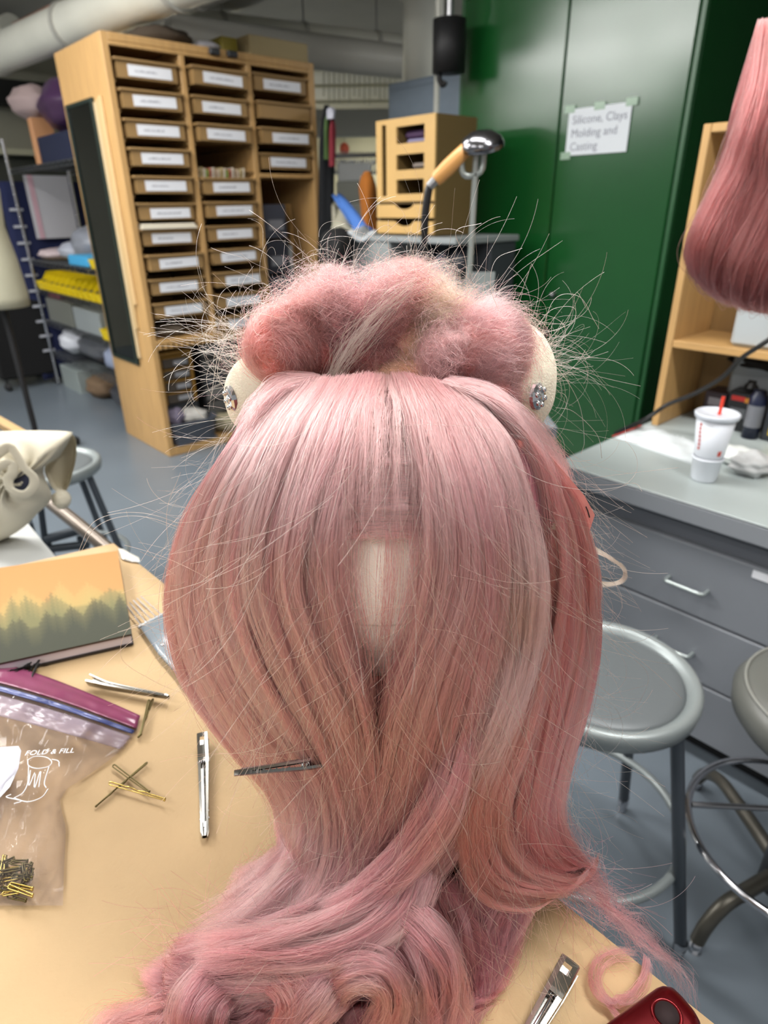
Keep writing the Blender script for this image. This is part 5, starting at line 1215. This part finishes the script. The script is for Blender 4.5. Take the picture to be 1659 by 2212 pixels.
hair('inner_hair', wig, inner, 17000, M_hairm, clumps=420, cr=0.0035, thick=0.012, wave=0.004, rad=0.00014, seed=1, lift=-0.007, tint=(0.0, 0.6), dens=lambda u: 0 if 0.435 < u < 0.565 else 1)

# -- front curtain, left side
L = [SG((585, 862), (500, 985), (420, 1130), (388, 1300), (415, 1450), (505, 1590), (600, 1700), (622, 1800), (570, 1890), (440, 1980)),
 SG((622, 840), (520, 970), (440, 1140), (425, 1300), (470, 1450), (560, 1590), (650, 1710), (665, 1820), (600, 1930), (480, 2030), (360, 2080)),
 SG((672, 826), (590, 960), (520, 1120), (505, 1280), (555, 1430), (640, 1570), (715, 1700), (725, 1830), (670, 1950), (560, 2050), (420, 2120)),
 SG((730, 818), (668, 950), (615, 1110), (605, 1260), (645, 1400), (705, 1550), (760, 1700), (775, 1830), (740, 1950), (650, 2060), (530, 2150)),
 SG((778, 814), (730, 950), (668, 1110), (648, 1250), (690, 1390), (755, 1530), (800, 1690), (812, 1830), (790, 1960), (720, 2080), (620, 2200)),
 SG((815, 812), (780, 950), (740, 1110), (730, 1240), (745, 1370), (785, 1500), (812, 1660), (835, 1800), (835, 1930), (790, 2060), (700, 2220))]
hair('left_curtain', wig, L, 11000, M_hair, npts=30, clumps=400, cr=0.0026, thick=0.018, wave=0.0038, frizz=0.0016, stray=0.12, rad=0.00011, seed=2, tint=(0.15, 0.95))
# -- front curtain, right side sweeping down to the lower left
Rg = [SG((850, 812), (895, 950), (925, 1110), (924, 1240), (895, 1380), (845, 1515), (822, 1680), (790, 1820), (720, 1930), (600, 2010), (440, 2060)),
 SG((885, 815), (940, 950), (985, 1110), (990, 1250), (945, 1400), (905, 1560), (870, 1710), (815, 1840), (730, 1950), (600, 2030), (420, 2090)),
 SG((930, 824), (1000, 950), (1045, 1110), (1055, 1260), (1035, 1420), (1000, 1580), (960, 1730), (895, 1860), (790, 1970), (640, 2050), (450, 2110)),
 SG((970, 836), (1055, 955), (1110, 1110), (1125, 1260), (1110, 1420), (1070, 1590), (1020, 1740), (950, 1870), (850, 1975), (700, 2050), (520, 2110))]
hair('right_curtain', wig, Rg, 10000, M_hair, npts=30, clumps=340, cr=0.0026, thick=0.018, wave=0.0038, frizz=0.0016, stray=0.12, rad=0.00011, seed=3, tint=(0.15, 0.95))
# short bangs laid over the forehead, cut in a line
bg = [SG((600, 850), (528, 985), (470, 1100), (430, 1250), (450, 1380)), SG((690, 822), (615, 960), (565, 1090), (545, 1230), (560, 1350)), SG((770, 814), (725, 940), (700, 1060), (690, 1180), (700, 1290)),
 SG((830, 811), (822, 930), (818, 1010), (815, 1070), (812, 1120)), SG((880, 815), (920, 930), (945, 1050), (955, 1160), (955, 1260)),
 SG((950, 830), (1030, 940), (1080, 1060), (1100, 1180), (1100, 1290)), SG((985, 842), (1075, 950), (1125, 1070), (1138, 1200), (1120, 1330))]
hair('bangs', wig, bg, 7000, M_hair, npts=18, clumps=300, cr=0.0022, thick=0.008, wave=0.002, frizz=0.0014, rad=0.00011, seed=4, tint=(0.35, 1.0), lift=0.005, trim=0.5, dens=lambda u: 0.3 if 0.44 < u < 0.62 else 1)
hair('parting_hair', wig, [SG((690, 818), (610, 835), (550, 880), (515, 950)), SG((700, 824), (630, 850), (570, 905), (530, 980))], 1500, M_hair, npts=16, clumps=40, cr=0.003, thick=0.008, wave=0.002, seed=90, lift=0.002, trim=0.4, tint=(0.3, 1))
hair('parting_hair', wig, [SG((960, 830), (1050, 858), (1120, 905), (1180, 980), (1215, 1060)), SG((950, 836), (1030, 870), (1095, 925), (1150, 1000), (1180, 1080))], 2200, M_hair, npts=16, clumps=50, cr=0.003, thick=0.010, wave=0.003, seed=91, lift=0.004, trim=0.4, tint=(0.3, 1))
# weft rows that show at the parting
s = MB(); wf = []
for k in range(13):
    y = 905+k*20; l_, r_ = 782+4*math.sin(k), 892+5*math.sin(k*1.7)
    wf.append(k); s.grid([[S(x, y+d+3*math.sin(x*0.05), -0.005) for x in np.linspace(l_, r_, 10)] for d in (0, 5)])
s.build('weft_seam', mat('weft_brown', '#6e3d36', rough=0.8), wig)
rs = np.random.RandomState(5); P = []; R = []; TT = []
for k in range(2600):
    y = 895+rs.rand()*255; w = 70*(0.6+0.5*rs.rand()); x = 835+(rs.rand()-0.5)*70; y = 895+20*round((y-895)/20)+rs.randn()*4.5
    pts = [S(x-w*(1-0.0), y+rs.randn()*3+6, -0.002), S(x-w*0.4, y+rs.randn()*2, -0.001), S(x+w*0.4, y+rs.randn()*2, -0.001), S(x+w, y+8+rs.randn()*4, -0.002)]
    P.append(smooth_path(pts, 10)); R.append(np.full(10, 0.00011)); TT.append(0.3+0.6*rs.rand())
curves_object('weft_rows', P, R, TT, M_hair, wig)
# thin veil over the canvas face
vl = [SG((745, 1100), (750, 1250), (780, 1400), (800, 1560), (806, 1700)), SG((800, 1130), (790, 1260), (800, 1400), (808, 1560), (812, 1700)), SG((850, 1130), (850, 1260), (835, 1400), (822, 1560), (818, 1700)), SG((900, 1100), (900, 1250), (865, 1400), (838, 1560), (826, 1700))]
hair('face_veil', wig, vl, 200, M_hairm, npts=16, clumps=60, cr=0.004, thick=0.006, wave=0.003, rad=0.00008, seed=6, trim=0.5, dens=lambda u: 0.22 if 0.08 < u < 0.90 else 0.8)

# -- right side layers behind the curtain
R2 = [SG((1000, 850), (1105, 940), (1170, 1060), (1190, 1200), (1180, 1350), (1150, 1500), (1120, 1650), (1110, 1790), (1150, 1880), (1230, 1905)),
 SG((1050, 880), (1125, 960), (1190, 1080), (1225, 1210), (1230, 1360), (1200, 1520), (1165, 1660), (1150, 1780), (1190, 1855), (1262, 1870)),
 SG((1085, 915), (1150, 990), (1215, 1080), (1255, 1200), (1272, 1350), (1250, 1500), (1210, 1650), (1195, 1760), (1225, 1835), (1280, 1900))]
hair('right_layer', wig, R2, 9500, M_hairc, npts=28, clumps=190, cr=0.0030, thick=0.016, wave=0.006, rad=0.00012, seed=7, tint=(0.1, 0.85), trim=0.2)
R3 = [SG((1120, 1250), (1100, 1420), (1060, 1580), (1025, 1720), (1030, 1820), (1085, 1890), (1180, 1912), (1262, 1895)),
 SG((1160, 1250), (1150, 1420), (1110, 1580), (1075, 1710), (1085, 1800), (1140, 1862), (1215, 1880), (1272, 1862)),
 SG((1060, 1300), (1040, 1450), (1005, 1600), (985, 1740), (1000, 1850), (1050, 1920), (1140, 1945), (1230, 1925))]
hair('right_lock', wig, [R3[2], R3[0], R3[1]], 7500, M_hairc, npts=28, clumps=110, cr=0.0032, thick=0.016, wave=0.004, rad=0.00012, seed=8, tint=(0.3, 0.9), trim=0.15, lift=0.004)
# loose tails at the right that fall over the table edge
RT = [SG((1200, 1700), (1225, 1800), (1262, 1880), (1310, 1950), (1350, 2040), (1362, 2110)), SG((1190, 1760), (1235, 1850), (1290, 1930), (1370, 2010), (1440, 2070), (1480, 2130), (1494, 2200)), SG((1180, 1820), (1230, 1890), (1300, 1950), (1390, 2010), (1460, 2090), (1486, 2190))]
hair('loose_tail', wig, RT, 240, M_hairm, npts=22, clumps=40, cr=0.0025, thick=0.03, wave=0.004, frizz=0.004, rad=0.00010, seed=9, tint=(0.2, 0.9), tipk=0.3)
mid_t = [SG((1100, 1850), (1080, 1950), (1060, 2050), (1020, 2140), (980, 2230)), SG((1180, 1880), (1150, 1960), (1110, 2050), (1060, 2150), (1000, 2240)), SG((1000, 1880), (1010, 1980), (1000, 2080), (960, 2180), (930, 2260))]
hair('lower_lock', wig, mid_t, 3600, M_hairm, npts=22, clumps=90, cr=0.0032, thick=0.008, wave=0.005, frizz=0.002, rad=0.00011, seed=10, tint=(0.1, 0.7), lift=-0.004)
# sweeping ends at the lower left
e1_ = [SG((760, 1850), (690, 1950), (580, 2010), (450, 2050), (370, 2075), (310, 2095)), SG((800, 1890), (720, 2000), (600, 2070), (470, 2110), (350, 2120), (300, 2110)), SG((840, 1930), (760, 2040), (640, 2120), (500, 2170), (380, 2180), (330, 2150))]
hair('swept_ends', wig, e1_, 7000, M_hairm, npts=24, clumps=130, cr=0.0032, thick=0.014, wave=0.006, frizz=0.0018, rad=0.00012, seed=11, tint=(0.2, 0.9), lift=0.006)
e2_ = [SG((640, 1850), (590, 1920), (520, 1950), (470, 1960)), SG((620, 1790), (590, 1850), (540, 1880), (500, 1885))]
hair('side_wisp', wig, e2_, 1500, M_hair, npts=18, clumps=20, cr=0.005, thick=0.008, wave=0.004, frizz=0.002, rad=0.0001, seed=12, tint=(0.3, 0.9))
e3_ = [SG((560, 2060), (430, 2140), (300, 2170), (220, 2200), (180, 2260)), SG((600, 2100), (470, 2180), (340, 2210), (260, 2230), (210, 2300)), SG((640, 2130), (520, 2220), (400, 2260), (300, 2300), (230, 2340))]
hair('table_ends', wig, e3_, 4200, M_hairc, npts=22, clumps=70, cr=0.0032, thick=0.008, wave=0.006, frizz=0.002, rad=0.00012, seed=13, tint=(0.2, 0.9), lift=0.004)
# big curls on the table at the bottom
def curl(pts, n, sd, m=M_hair, w=0.010, k=0.0052, nm='table_curl', tnt=(0.1, 0.95)):
    g0 = SG(*pts); d = [(g0[min(i+1, len(g0)-1)]-g0[max(i-1, 0)]).normalized() for i in range(len(g0))]
    v = Vector((0, -0.75, 0.66)); sides = [q.cross(v).normalized() for q in d]
    gs = [[p+sd_*(w*1.35*f)+v*(0.004*(1-abs(f))) for p, sd_ in zip(g0, sides)] for f in (-1, -0.33, 0.33, 1)]
    return hair(nm, wig, gs, n, m, npts=26, clumps=60, cr=k*0.5, thick=0.012, wave=0.003, frizz=0.0014, rad=0.00011, seed=sd, tint=tnt, trim=(0.6 if nm == 'front_lock' else 0.3), root=(0.55 if nm == 'front_lock' else 0.12), outv=(0, -0.7, 0.7))
fan = [SG((690, 1900), (620, 2030), (500, 2120), (380, 2180), (300, 2260)), SG((730, 1930), (680, 2050), (600, 2150), (520, 2240), (470, 2320)), SG((780, 1950), (750, 2060), (700, 2160), (660, 2260), (640, 2340)),
 SG((840, 1960), (840, 2060), (820, 2160), (790, 2260), (770, 2340)), SG((900, 1930), (940, 2040), (950, 2140), (920, 2240), (890, 2320)), SG((960, 1900), (1030, 1990), (1060, 2080), (1040, 2180), (1000, 2260))]
hair('fan_ends', wig, fan, 9000, M_hairm, npts=26, clumps=200, cr=0.0032, thick=0.022, wave=0.006, frizz=0.0022, rad=0.00011, seed=80, tint=(0.0, 0.8), lift=-0.002, trim=0.4)
curl([(820, 1960, .010), (900, 2010, .016), (950, 2090, .018), (960, 2190, .016), (925, 2290, .010)], 2400, 20, w=0.008)
curl([(690, 2150, .010), (745, 2100, .018), (815, 2095, .020), (850, 2150, .018), (825, 2250, .012)], 2200, 21, w=0.008)
curl([(560, 2060, .008), (640, 2110, .014), (655, 2190, .014), (610, 2290, .010)], 1800, 22, M_hairc, w=0.010)
curl([(900, 1860, .006), (860, 1950, .014), (770, 2020, .018), (660, 2060, .016), (540, 2075, .012), (420, 2085, .010)], 2600, 26, w=0.012)
curl([(480, 2110, .008), (430, 2180, .012), (440, 2260, .010), (500, 2320, .008)], 1600, 27, M_hairm, w=0.010)
curl([(760, 2080, .010), (700, 2140, .016), (640, 2210, .014), (620, 2300, .010)], 1800, 28, M_hair, w=0.009)
curl([(1010, 1560, .004), (960, 1720, .012), (890, 1840, .014), (800, 1930, .014), (700, 1985, .012)], 2600, 29, M_hair, 0.007, 0.004, 'front_lock', (0.1, 0.7))
curl([(1110, 1080, .008), (1130, 1240, .012), (1120, 1400, .012), (1070, 1560, .012), (1010, 1700, .01)], 1500, 31, M_hair, 0.008, 0.0040, 'front_lock', (0.6, 1.0))
# looping wisp on the right
wp = [[S(1195, 1130, .01), at_Y(1260, 1170, .40), at_Y(1320, 1205, .40), at_Y(1352, 1235, .40), at_Y(1340, 1258, .40), at_Y(1290, 1256, .40), at_Y(1245, 1220, .40), at_Y(1212, 1170, .41)],
      [S(1190, 1140, .01), at_Y(1250, 1178, .41), at_Y(1310, 1200, .41), at_Y(1346, 1228, .41), at_Y(1345, 1252, .41), at_Y(1300, 1263, .41), at_Y(1250, 1232, .41), at_Y(1215, 1185, .42)]]
hair('looping_wisp', wig, wp, 150, M_fly, npts=36, clumps=7, cr=0.0016, thick=0.004, wave=0.001, frizz=0.0006, rad=0.00012, seed=14, outv=(0, -1, 0.2), trim=0.1, tint=(0, 0.6))
# ringlet lying on the table at the lower right
def tb_(x, y, dz=0.004): return at_z(x, y, TABLE_Z+dz)
rg = [[tb_(1395, 2062), tb_(1392, 2080), tb_(1385, 2110), tb_(1355, 2152), tb_(1320, 2166), tb_(1290, 2150), tb_(1280, 2115), tb_(1295, 2080), tb_(1330, 2062), tb_(1375, 2062)],
      [tb_(1400, 2066, .006), tb_(1400, 2085, .006), tb_(1388, 2118, .006), tb_(1352, 2160, .006), tb_(1316, 2160, .006), tb_(1300, 2140, .006), tb_(1294, 2112, .006), tb_(1308, 2080, .006), tb_(1340, 2066, .006), tb_(1380, 2070, .006)]]
hair('ringlet', wig, rg, 120, M_hairm, npts=40, clumps=14, cr=0.0012, thick=0.006, wave=0.003, frizz=0.0012, rad=0.00009, seed=15, outv=(0, 0, 1), trim=0.1)
rg2 = [[tb_(1305, 2140), tb_(1310, 2170), tb_(1340, 2210), tb_(1370, 2260)], [tb_(1315, 2150), tb_(1325, 2175), tb_(1355, 2212), tb_(1390, 2260)]]
hair('ringlet_tail', wig, rg2, 60, M_hairm, npts=20, clumps=6, cr=0.0015, thick=0.002, wave=0.001, frizz=0.0008, rad=0.0001, seed=16, outv=(0, 0, 1), trim=0.1)

# pink felt point sticking out at the right side of the wig
M_felt = mat('pink_felt', '#cf8680', rough=0.75, noise=0.06, nscale=40)
pts = [(1120, 950), (1180, 975), (1228, 1030), (1262, 1070), (1285, 1112), (1274, 1146), (1256, 1190), (1244, 1240), (1180, 1260), (1130, 1150)]
F0 = [at_Y(x, y, 0.370) for x, y in pts]; s = MB(); s.prism(F0, Vector((-0.012, 0.05, -0.01))); s.build('stiff_side_piece', M_felt, wig)
s = MB()
for (x, y, a) in ((1226, 1062, 1.2), (1229, 1078, 1.0), (1224, 1070, 1.3), (1268, 1100, 1.1), (1272, 1112, 1.2)):
    p = at_Y(x, y, 0.3685); s.tube([p-Vector((math.cos(a), 0, -math.sin(a)))*0.002, p+Vector((math.cos(a), 0, -math.sin(a)))*0.002], 0.0004, 6)
s.build('dark_stitch', M_black, wig)
# bobby pins in the parting
s = MB()
for (x, y) in ((757, 858), (762, 868), (818, 852), (824, 864)): s.tube([S(x, y, .004), S(x-6, y+22, .006)], 0.0006, 6)
s.build('hidden_pin', M_pblk, wig)
# dark gap line between locks
# ------------------------------------------------------------------ foam balls with metal studs behind the parting
M_foam = mat('foam_white', '#e9e0cb', rough=0.9, bump=0.5, bscale=700)
def foam(label, c, rx, ry, rz, stud, sn, flip, seed):
    t = thing('foam_ball', label, 'foam ball', c, 0, 'foam balls behind the parting')
    MB().ball(c, rx, ry, rz, 48, 30, noise=0.02, seed=seed).build('foam_body', M_foam, t)
    ax = sn.normalized(); st = MB(); 
    st.lathe(stud, [(0.0, 0.0030), (0.0022, 0.0034), (0.0034, 0.0024), (0.0045, 0.0030), (0.0072, 0.0026), (0.0095, 0.0012), (0.0100, -0.001), (0.0, -0.001)], 18, axis=ax, smooth=False); b = st.build('metal_stud', mat('bright_metal', '#d6d6d8', rough=0.12, metal=1.0), t)
    u = ax.orthogonal().normalized(); w = ax.cross(u); g = MB()
    for k in range(6):
        a = k*PI/3; g.ball(stud+ax*0.0026+(u*math.cos(a)+w*math.sin(a))*0.0060, 0.0020, 0.0020, 0.0020, 10, 6)
    g.build('stud_petal', mat('bright_metal', '#d6d6d8'), b)
cR = at_Y(1112, 828, 0.47); cL = at_Y(572, 856, 0.47)
foam('cream foam ball with a round metal stud, right of the parting', cR, 0.030, 0.034, 0.044, at_Y(1161, 856, 0.437), Vector((0.75, -0.62, 0.12)), 1, 1)
foam('cream foam ball half hidden by hair, left of the parting', cL, 0.030, 0.030, 0.032, at_Y(500, 862, 0.452), Vector((-0.85, -0.5, -0.1)), -1, 2)

# ------------------------------------------------------------------ fluffy buns and fountain of hair on top
def puff(name, c, rx, ry, rz, n, m, seed, swirl=(0, 1, 0), length=1.2, wild=0.35, core=True, tint=(0.2, 0.9), rad=0.0001, corecol=None):
    rs = np.random.RandomState(seed); c = np.array(c); A = np.array([rx, ry, rz]); ax = np.array(swirl, float); ax /= np.linalg.norm(ax)
    if core: MB().ball(Vector(c), rx*0.86, ry*0.86, rz*0.86, 28, 16, noise=0.10, seed=seed).build(name+'_core', corecol or M_core, wig)
    P = []; R = []; TT = []; K = 18; ncl = 60; cseed = rs.randn(ncl, 3); cseed /= np.linalg.norm(cseed, axis=1)[:, None]; cr_ = rs.randn(ncl, 3)*0.5; ct = rs.rand(ncl)
    for k in range(n):
        q = rs.randint(ncl); d = cseed[q]+rs.randn(3)*0.16; d /= np.linalg.norm(d); f = 0.86+0.13*rs.rand()
        axk = ax + cr_[q]*wild + rs.randn(3)*wild*0.25; p = d.copy(); L_ = length*(0.5+0.8*rs.rand()); st = L_/K; pts = []
        g = rs.randn(3)*0.5; lift = rs.rand()**3.2*0.55*(0.4+wild)
        for j in range(K):
            pts.append(c + A*p*(f+lift*(j/K)**2)); v = np.cross(axk, p); v /= np.linalg.norm(v)+1e-6
            p = p + v*st + g*st*0.35; p /= np.linalg.norm(p); g += rs.randn(3)*0.25
        P.append(np.array(pts)); R.append(np.full(K, rad*(0.7+0.6*rs.rand()))*(1-0.5*np.linspace(0, 1, K)**2)); TT.append(tint[0]+(tint[1]-tint[0])*(0.6*ct[q]+0.4*rs.rand()))
    return curves_object(name, P, R, TT, m, wig)
M_core = mat('bun_core', '#c9786d', rough=0.9); M_corep = mat('bun_core_peach', '#d9a183', rough=0.9)
M_peach = hair_mat('peach_hair', '#cc6c52', '#f2a888')
puff('left_bun', at_Y(618, 752, 0.46), 0.030, 0.030, 0.031, 5200, M_hairc, 40, (0.3, 1, 0.2), wild=0.25)
puff('left_bun', at_Y(680, 745, 0.47), 0.026, 0.028, 0.026, 3600, M_hairc, 41, (0.2, 0.8, 0.6), wild=0.4)
puff('right_bun', at_Y(1048, 768, 0.455), 0.034, 0.032, 0.037, 6500, M_hair, 42, (-0.2, 1, 0.3), wild=0.55)
puff('right_bun', at_Y(985, 740, 0.47), 0.030, 0.028, 0.030, 4200, M_hair, 43, (0.5, 0.8, 0.4), wild=0.7)
puff('middle_fluff', at_Y(880, 745, 0.475), 0.034, 0.026, 0.032, 4200, M_peach, 44, (0.5, 0.3, 0.8), wild=0.9, corecol=M_corep)
puff('middle_fluff', at_Y(790, 760, 0.47), 0.034, 0.026, 0.026, 4200, M_hairc, 45, (0.9, 0.3, 0.3), wild=0.6)
puff('low_fluff', at_Y(1040, 850, 0.445), 0.030, 0.024, 0.022, 2800, M_hair, 46, (0.7, 0.5, 0.3), wild=0.8)
puff('low_fluff', at_Y(880, 812, 0.455), 0.034, 0.02, 0.014, 2200, M_peach, 47, (0.7, 0.5, 0.3), wild=0.8, corecol=M_corep)
puff('low_fluff', at_Y(1105, 905, 0.445), 0.020, 0.014, 0.014, 1500, M_peach, 48, (0.7, 0.5, 0.3), wild=0.8, corecol=M_corep)
def spike(name, pts, Y, n, w, seed, m=M_hair, wild=0.0045):
    gs = [[at_Y(x+dx, y, Y+dy) for x, y in pts] for dx, dy in ((-w, 0.004), (-w*0.3, -0.004), (w*0.3, -0.004), (w, 0.004))]
    return hair(name, wig, gs, n, m, npts=20, clumps=50, cr=0.0032, thick=0.016, wave=0.005, frizz=wild, rad=0.0001, seed=seed, tipk=0.5, trim=0.5, outv=(0, -1, 0.2), stray=0.25, tint=(0.2, 0.95))
spike('hair_spike', [(760, 800), (738, 730), (724, 660), (722, 600), (728, 570)], 0.458, 2600, 18, 50)
spike('hair_spike', [(800, 800), (832, 730), (858, 660), (878, 600), (892, 555)], 0.462, 3400, 26, 51, M_hairc)
spike('hair_spike', [(770, 805), (800, 730), (830, 665), (850, 600), (858, 570)], 0.456, 2200, 18, 52)
spike('hair_spike', [(720, 790), (700, 720), (694, 660), (700, 600)], 0.465, 1600, 14, 53, M_hairc)
spike('hair_spike', [(960, 790), (945, 720), (950, 660), (985, 620)], 0.465, 1800, 22, 54, M_peach)
spike('hair_spike', [(900, 760), (905, 690), (925, 630), (960, 590)], 0.475, 1100, 24, 55, M_peach, 0.005)
spike('hair_spike', [(560, 790), (600, 700), (670, 665), (720, 655)], 0.458, 1500, 12, 56, M_hairc)
spike('hair_spike', [(1020, 880), (960, 830), (945, 770), (975, 730), (1010, 745)], 0.43, 1500, 10, 57)
# upturned long wisps crossing the fluff
spike('crossing_wisp', [(705, 850), (740, 780), (800, 700), (880, 620), (905, 600)], 0.435, 120, 10, 58, M_fly, 0.002)

# ------------------------------------------------------------------ flyaways
def fly(name, n, seed, region, dirf, L=(0.03, 0.09), curv=(10, 60), rad=0.00010, m=M_fly, K=26):
    rs = np.random.RandomState(seed); P = []; R = []; TT = []
    for k in range(n):
        p, d = region(rs); p = np.array(p, float); d = np.array(d, float)+rs.randn(3)*dirf; d /= np.linalg.norm(d)
        ln = L[0]+(L[1]-L[0])*rs.rand()**1.5; st = ln/K; kv = rs.randn(3); kv /= np.linalg.norm(kv); cv = curv[0]+(curv[1]-curv[0])*rs.rand()**2; pts = []
        for j in range(K):
            pts.append(p.copy()); p = p+d*st; d = d+np.cross(kv, d)*cv*st+np.array([0, 0, -1.2])*st*4*rs.rand(); d /= np.linalg.norm(d); kv = kv+rs.randn(3)*0.06
            if p[2] < TABLE_Z+0.0012 and p[:2] @ np.array([E1.x, E1.y]) < TA: p[2] = TABLE_Z+0.0012; d[2] = abs(d[2])*0.2
        P.append(np.array(pts)); R.append(np.full(K, rad*(0.5+0.8*rs.rand()))); TT.append(rs.rand())
    return curves_object(name, P, R, TT, m, wig)
topl = [(500, 800), (540, 700), (620, 655), (700, 620), (730, 570), (800, 620), (880, 560), (930, 620), (1000, 640), (1080, 680), (1130, 740), (1170, 780)]
def reg_top(rs):
    i = rs.randint(len(topl)-1); f = rs.rand(); x = topl[i][0]*(1-f)+topl[i+1][0]*f; y = topl[i][1]*(1-f)+topl[i+1][1]*f
    p = at_Y(x+rs.randn()*8, y+22+rs.randn()*14, 0.46+rs.randn()*0.012); u = (x-840)/340
    return p, (u*0.9, rs.randn()*0.3-0.1, 0.9)
fly('flyaway_hair', 330, 60, reg_top, 0.6, (0.012, 0.095), (15, 95), 0.00008)
fly('fuzz_hair', 550, 67, reg_top, 0.9, (0.010, 0.034), (20, 120), 0.00006, M_hair)
def reg_side(rs):
    y = 880+rs.rand()*900; l, r = np.interp(y, SIL[:, 0], SIL[:, 1]), np.interp(y, SIL[:, 0], SIL[:, 2])
    if rs.rand() < 0.5: return S(l+rs.rand()*30, y, 0.0), (-0.7, -0.3, -0.5)
    return S(r-rs.rand()*30, y, 0.0), (0.7, -0.3, -0.6)
fly('flyaway_hair', 420, 61, reg_side, 0.45, (0.02, 0.08), (8, 45), 0.00007)
def reg_right(rs): return at_Y(1130+rs.randn()*20, 740+rs.rand()*110, 0.455), (1.0, -0.1+rs.randn()*0.2, 0.15)
fly('flyaway_hair', 90, 62, reg_right, 0.3, (0.03, 0.10), (16, 60), 0.00008)
def reg_left(rs): return at_Y(530+rs.randn()*20, 700+rs.rand()*150, 0.46), (-0.9, -0.1, 0.35)
fly('flyaway_hair', 90, 63, reg_left, 0.35, (0.03, 0.08), (14, 60), 0.00009)
def reg_front(rs):
    y = 880+rs.rand()*1200; l, r = np.interp(y, SIL[:, 0], SIL[:, 1]), np.interp(y, SIL[:, 0], SIL[:, 2]); x = l+(r-l)*(0.08+0.84*rs.rand())
    return S(x, y, 0.012), ((x-840)/900, -0.1, -0.9)
fly('surface_hair', 1300, 64, reg_front, 0.35, (0.03, 0.10), (4, 26), 0.00007)
def reg_low(rs): return S(1180+rs.rand()*90, 1850+rs.rand()*90, 0.0), (0.8, -0.3, -0.6)
fly('flyaway_hair', 130, 65, reg_low, 0.35, (0.03, 0.09), (6, 40), 0.00009, M_hairm)
def reg_bl(rs): return S(330+rs.rand()*300, 1950+rs.rand()*200, 0.0), (-0.8, 0.2, 0.05)
fly('flyaway_hair', 160, 66, reg_bl, 0.4, (0.02, 0.06), (6, 40), 0.00008, M_hairm)
# hand placed long hairs against the green cupboard and floor
lh = [[(1160, 760), (1195, 650), (1250, 640), (1282, 690), (1294, 710)], [(1130, 800), (1220, 790), (1300, 815), (1384, 834)], [(1120, 720), (1200, 790), (1250, 870), (1262, 950), (1255, 980)], [(1085, 690), (1060, 620), (1072, 560), (1128, 536)], [(1010, 640), (1005, 560), (985, 500), (1040, 482)],
      [(1180, 740), (1240, 760), (1275, 770), (1230, 772)], [(1140, 730), (1230, 700), (1240, 665), (1190, 670), (1150, 720)], [(1200, 880), (1240, 890), (1290, 940), (1300, 990)], [(640, 700), (590, 660), (510, 700), (470, 800), (500, 860)], [(620, 690), (540, 680), (480, 740), (455, 860)],
      [(170, 1190), (200, 1130), (260, 1108), (330, 1112), (410, 1140)], [(176, 1190), (206, 1140), (262, 1116), (330, 1120), (412, 1150)], [(390, 1020), (360, 1110), (372, 1230), (390, 1300)], [(400, 1500), (330, 1470), (262, 1420), (290, 1350), (400, 1380)], [(1270, 1330), (1340, 1400), (1400, 1460), (1370, 1540)], [(1220, 1500), (1320, 1520), (1340, 1600), (1250, 1680)]]
P = [smooth_path([at_Y(x, y, 0.44-0.0*i) for i, (x, y) in enumerate(q)], 34) for q in lh]
curves_object('long_loose_hair', P, [np.full(34, 0.00014) for _ in P], [0.5]*len(P), M_fly, wig)

# ------------------------------------------------------------------ second wig hanging at the right edge
wg2 = thing('hanging_wig', 'long dusty pink wig hanging at the upper right edge', 'wig', at_Y(1700, 40, 1.2))
WY = 1.2
def H(*p): return [at_Y(x, y, WY-d) for x, y, d in p]
rows = []
for (y, l, r) in ((40, 1672, 1850), (150, 1640, 1850), (260, 1615, 1860), (360, 1585, 1870), (440, 1555, 1880), (520, 1535, 1890), (580, 1560, 1880), (620, 1600, 1860)):
    a, b = at_Y(l, y, WY), at_Y(r, y, WY); c = (a+b)/2; w = (b-a).length/2; rows.append([c+Vector((math.cos(t)*w, math.sin(t)*0.06, 0)) for t in np.linspace(0, 2*PI, 25)[:-1]])
s = MB(); s.grid(rows, closed=True); s.add(rows[0], [tuple(range(24))]); s.add(rows[-1], [tuple(range(24))]); s.build('wig_core', mat('wig_core_dusty', '#6d3a38', rough=0.9), wg2)
hg = [H((1662, 40, .0), (1640, 130, .02), (1612, 230, .03), (1590, 320, .03), (1550, 420, .02), (1512, 500, .02), (1504, 560, .02), (1545, 605, .02), (1600, 628, .02)),
      H((1670, 40, .03), (1652, 150, .05), (1630, 260, .07), (1600, 360, .07), (1560, 450, .07), (1532, 520, .07), (1530, 580, .06), (1580, 625, .05), (1640, 640, .04)),
      H((1690, 40, .05), (1680, 160, .07), (1660, 280, .09), (1640, 380, .09), (1605, 470, .09), (1572, 550, .09), (1570, 610, .08), (1620, 642, .06), (1680, 646, .05)),
      H((1720, 40, .05), (1710, 180, .07), (1700, 300, .09), (1690, 400, .09), (1660, 500, .09), (1630, 580, .09), (1630, 640, .08), (1680, 655, .06), (1740, 650, .05)),
      H((1780, 40, .05), (1770, 180, .07), (1760, 300, .09), (1750, 400, .09), (1730, 500, .09), (1710, 580, .09), (1700, 640, .08), (1740, 655, .06), (1790, 650, .05))]
hair('hanging_hair', wg2, hg, 9000, M_dusty, npts=24, clumps=70, cr=0.014, thick=0.03, wave=0.010, frizz=0.003, rad=0.0004, seed=70, outv=(-0.3, -1, 0), tint=(0.0, 1.0), trim=0.12)
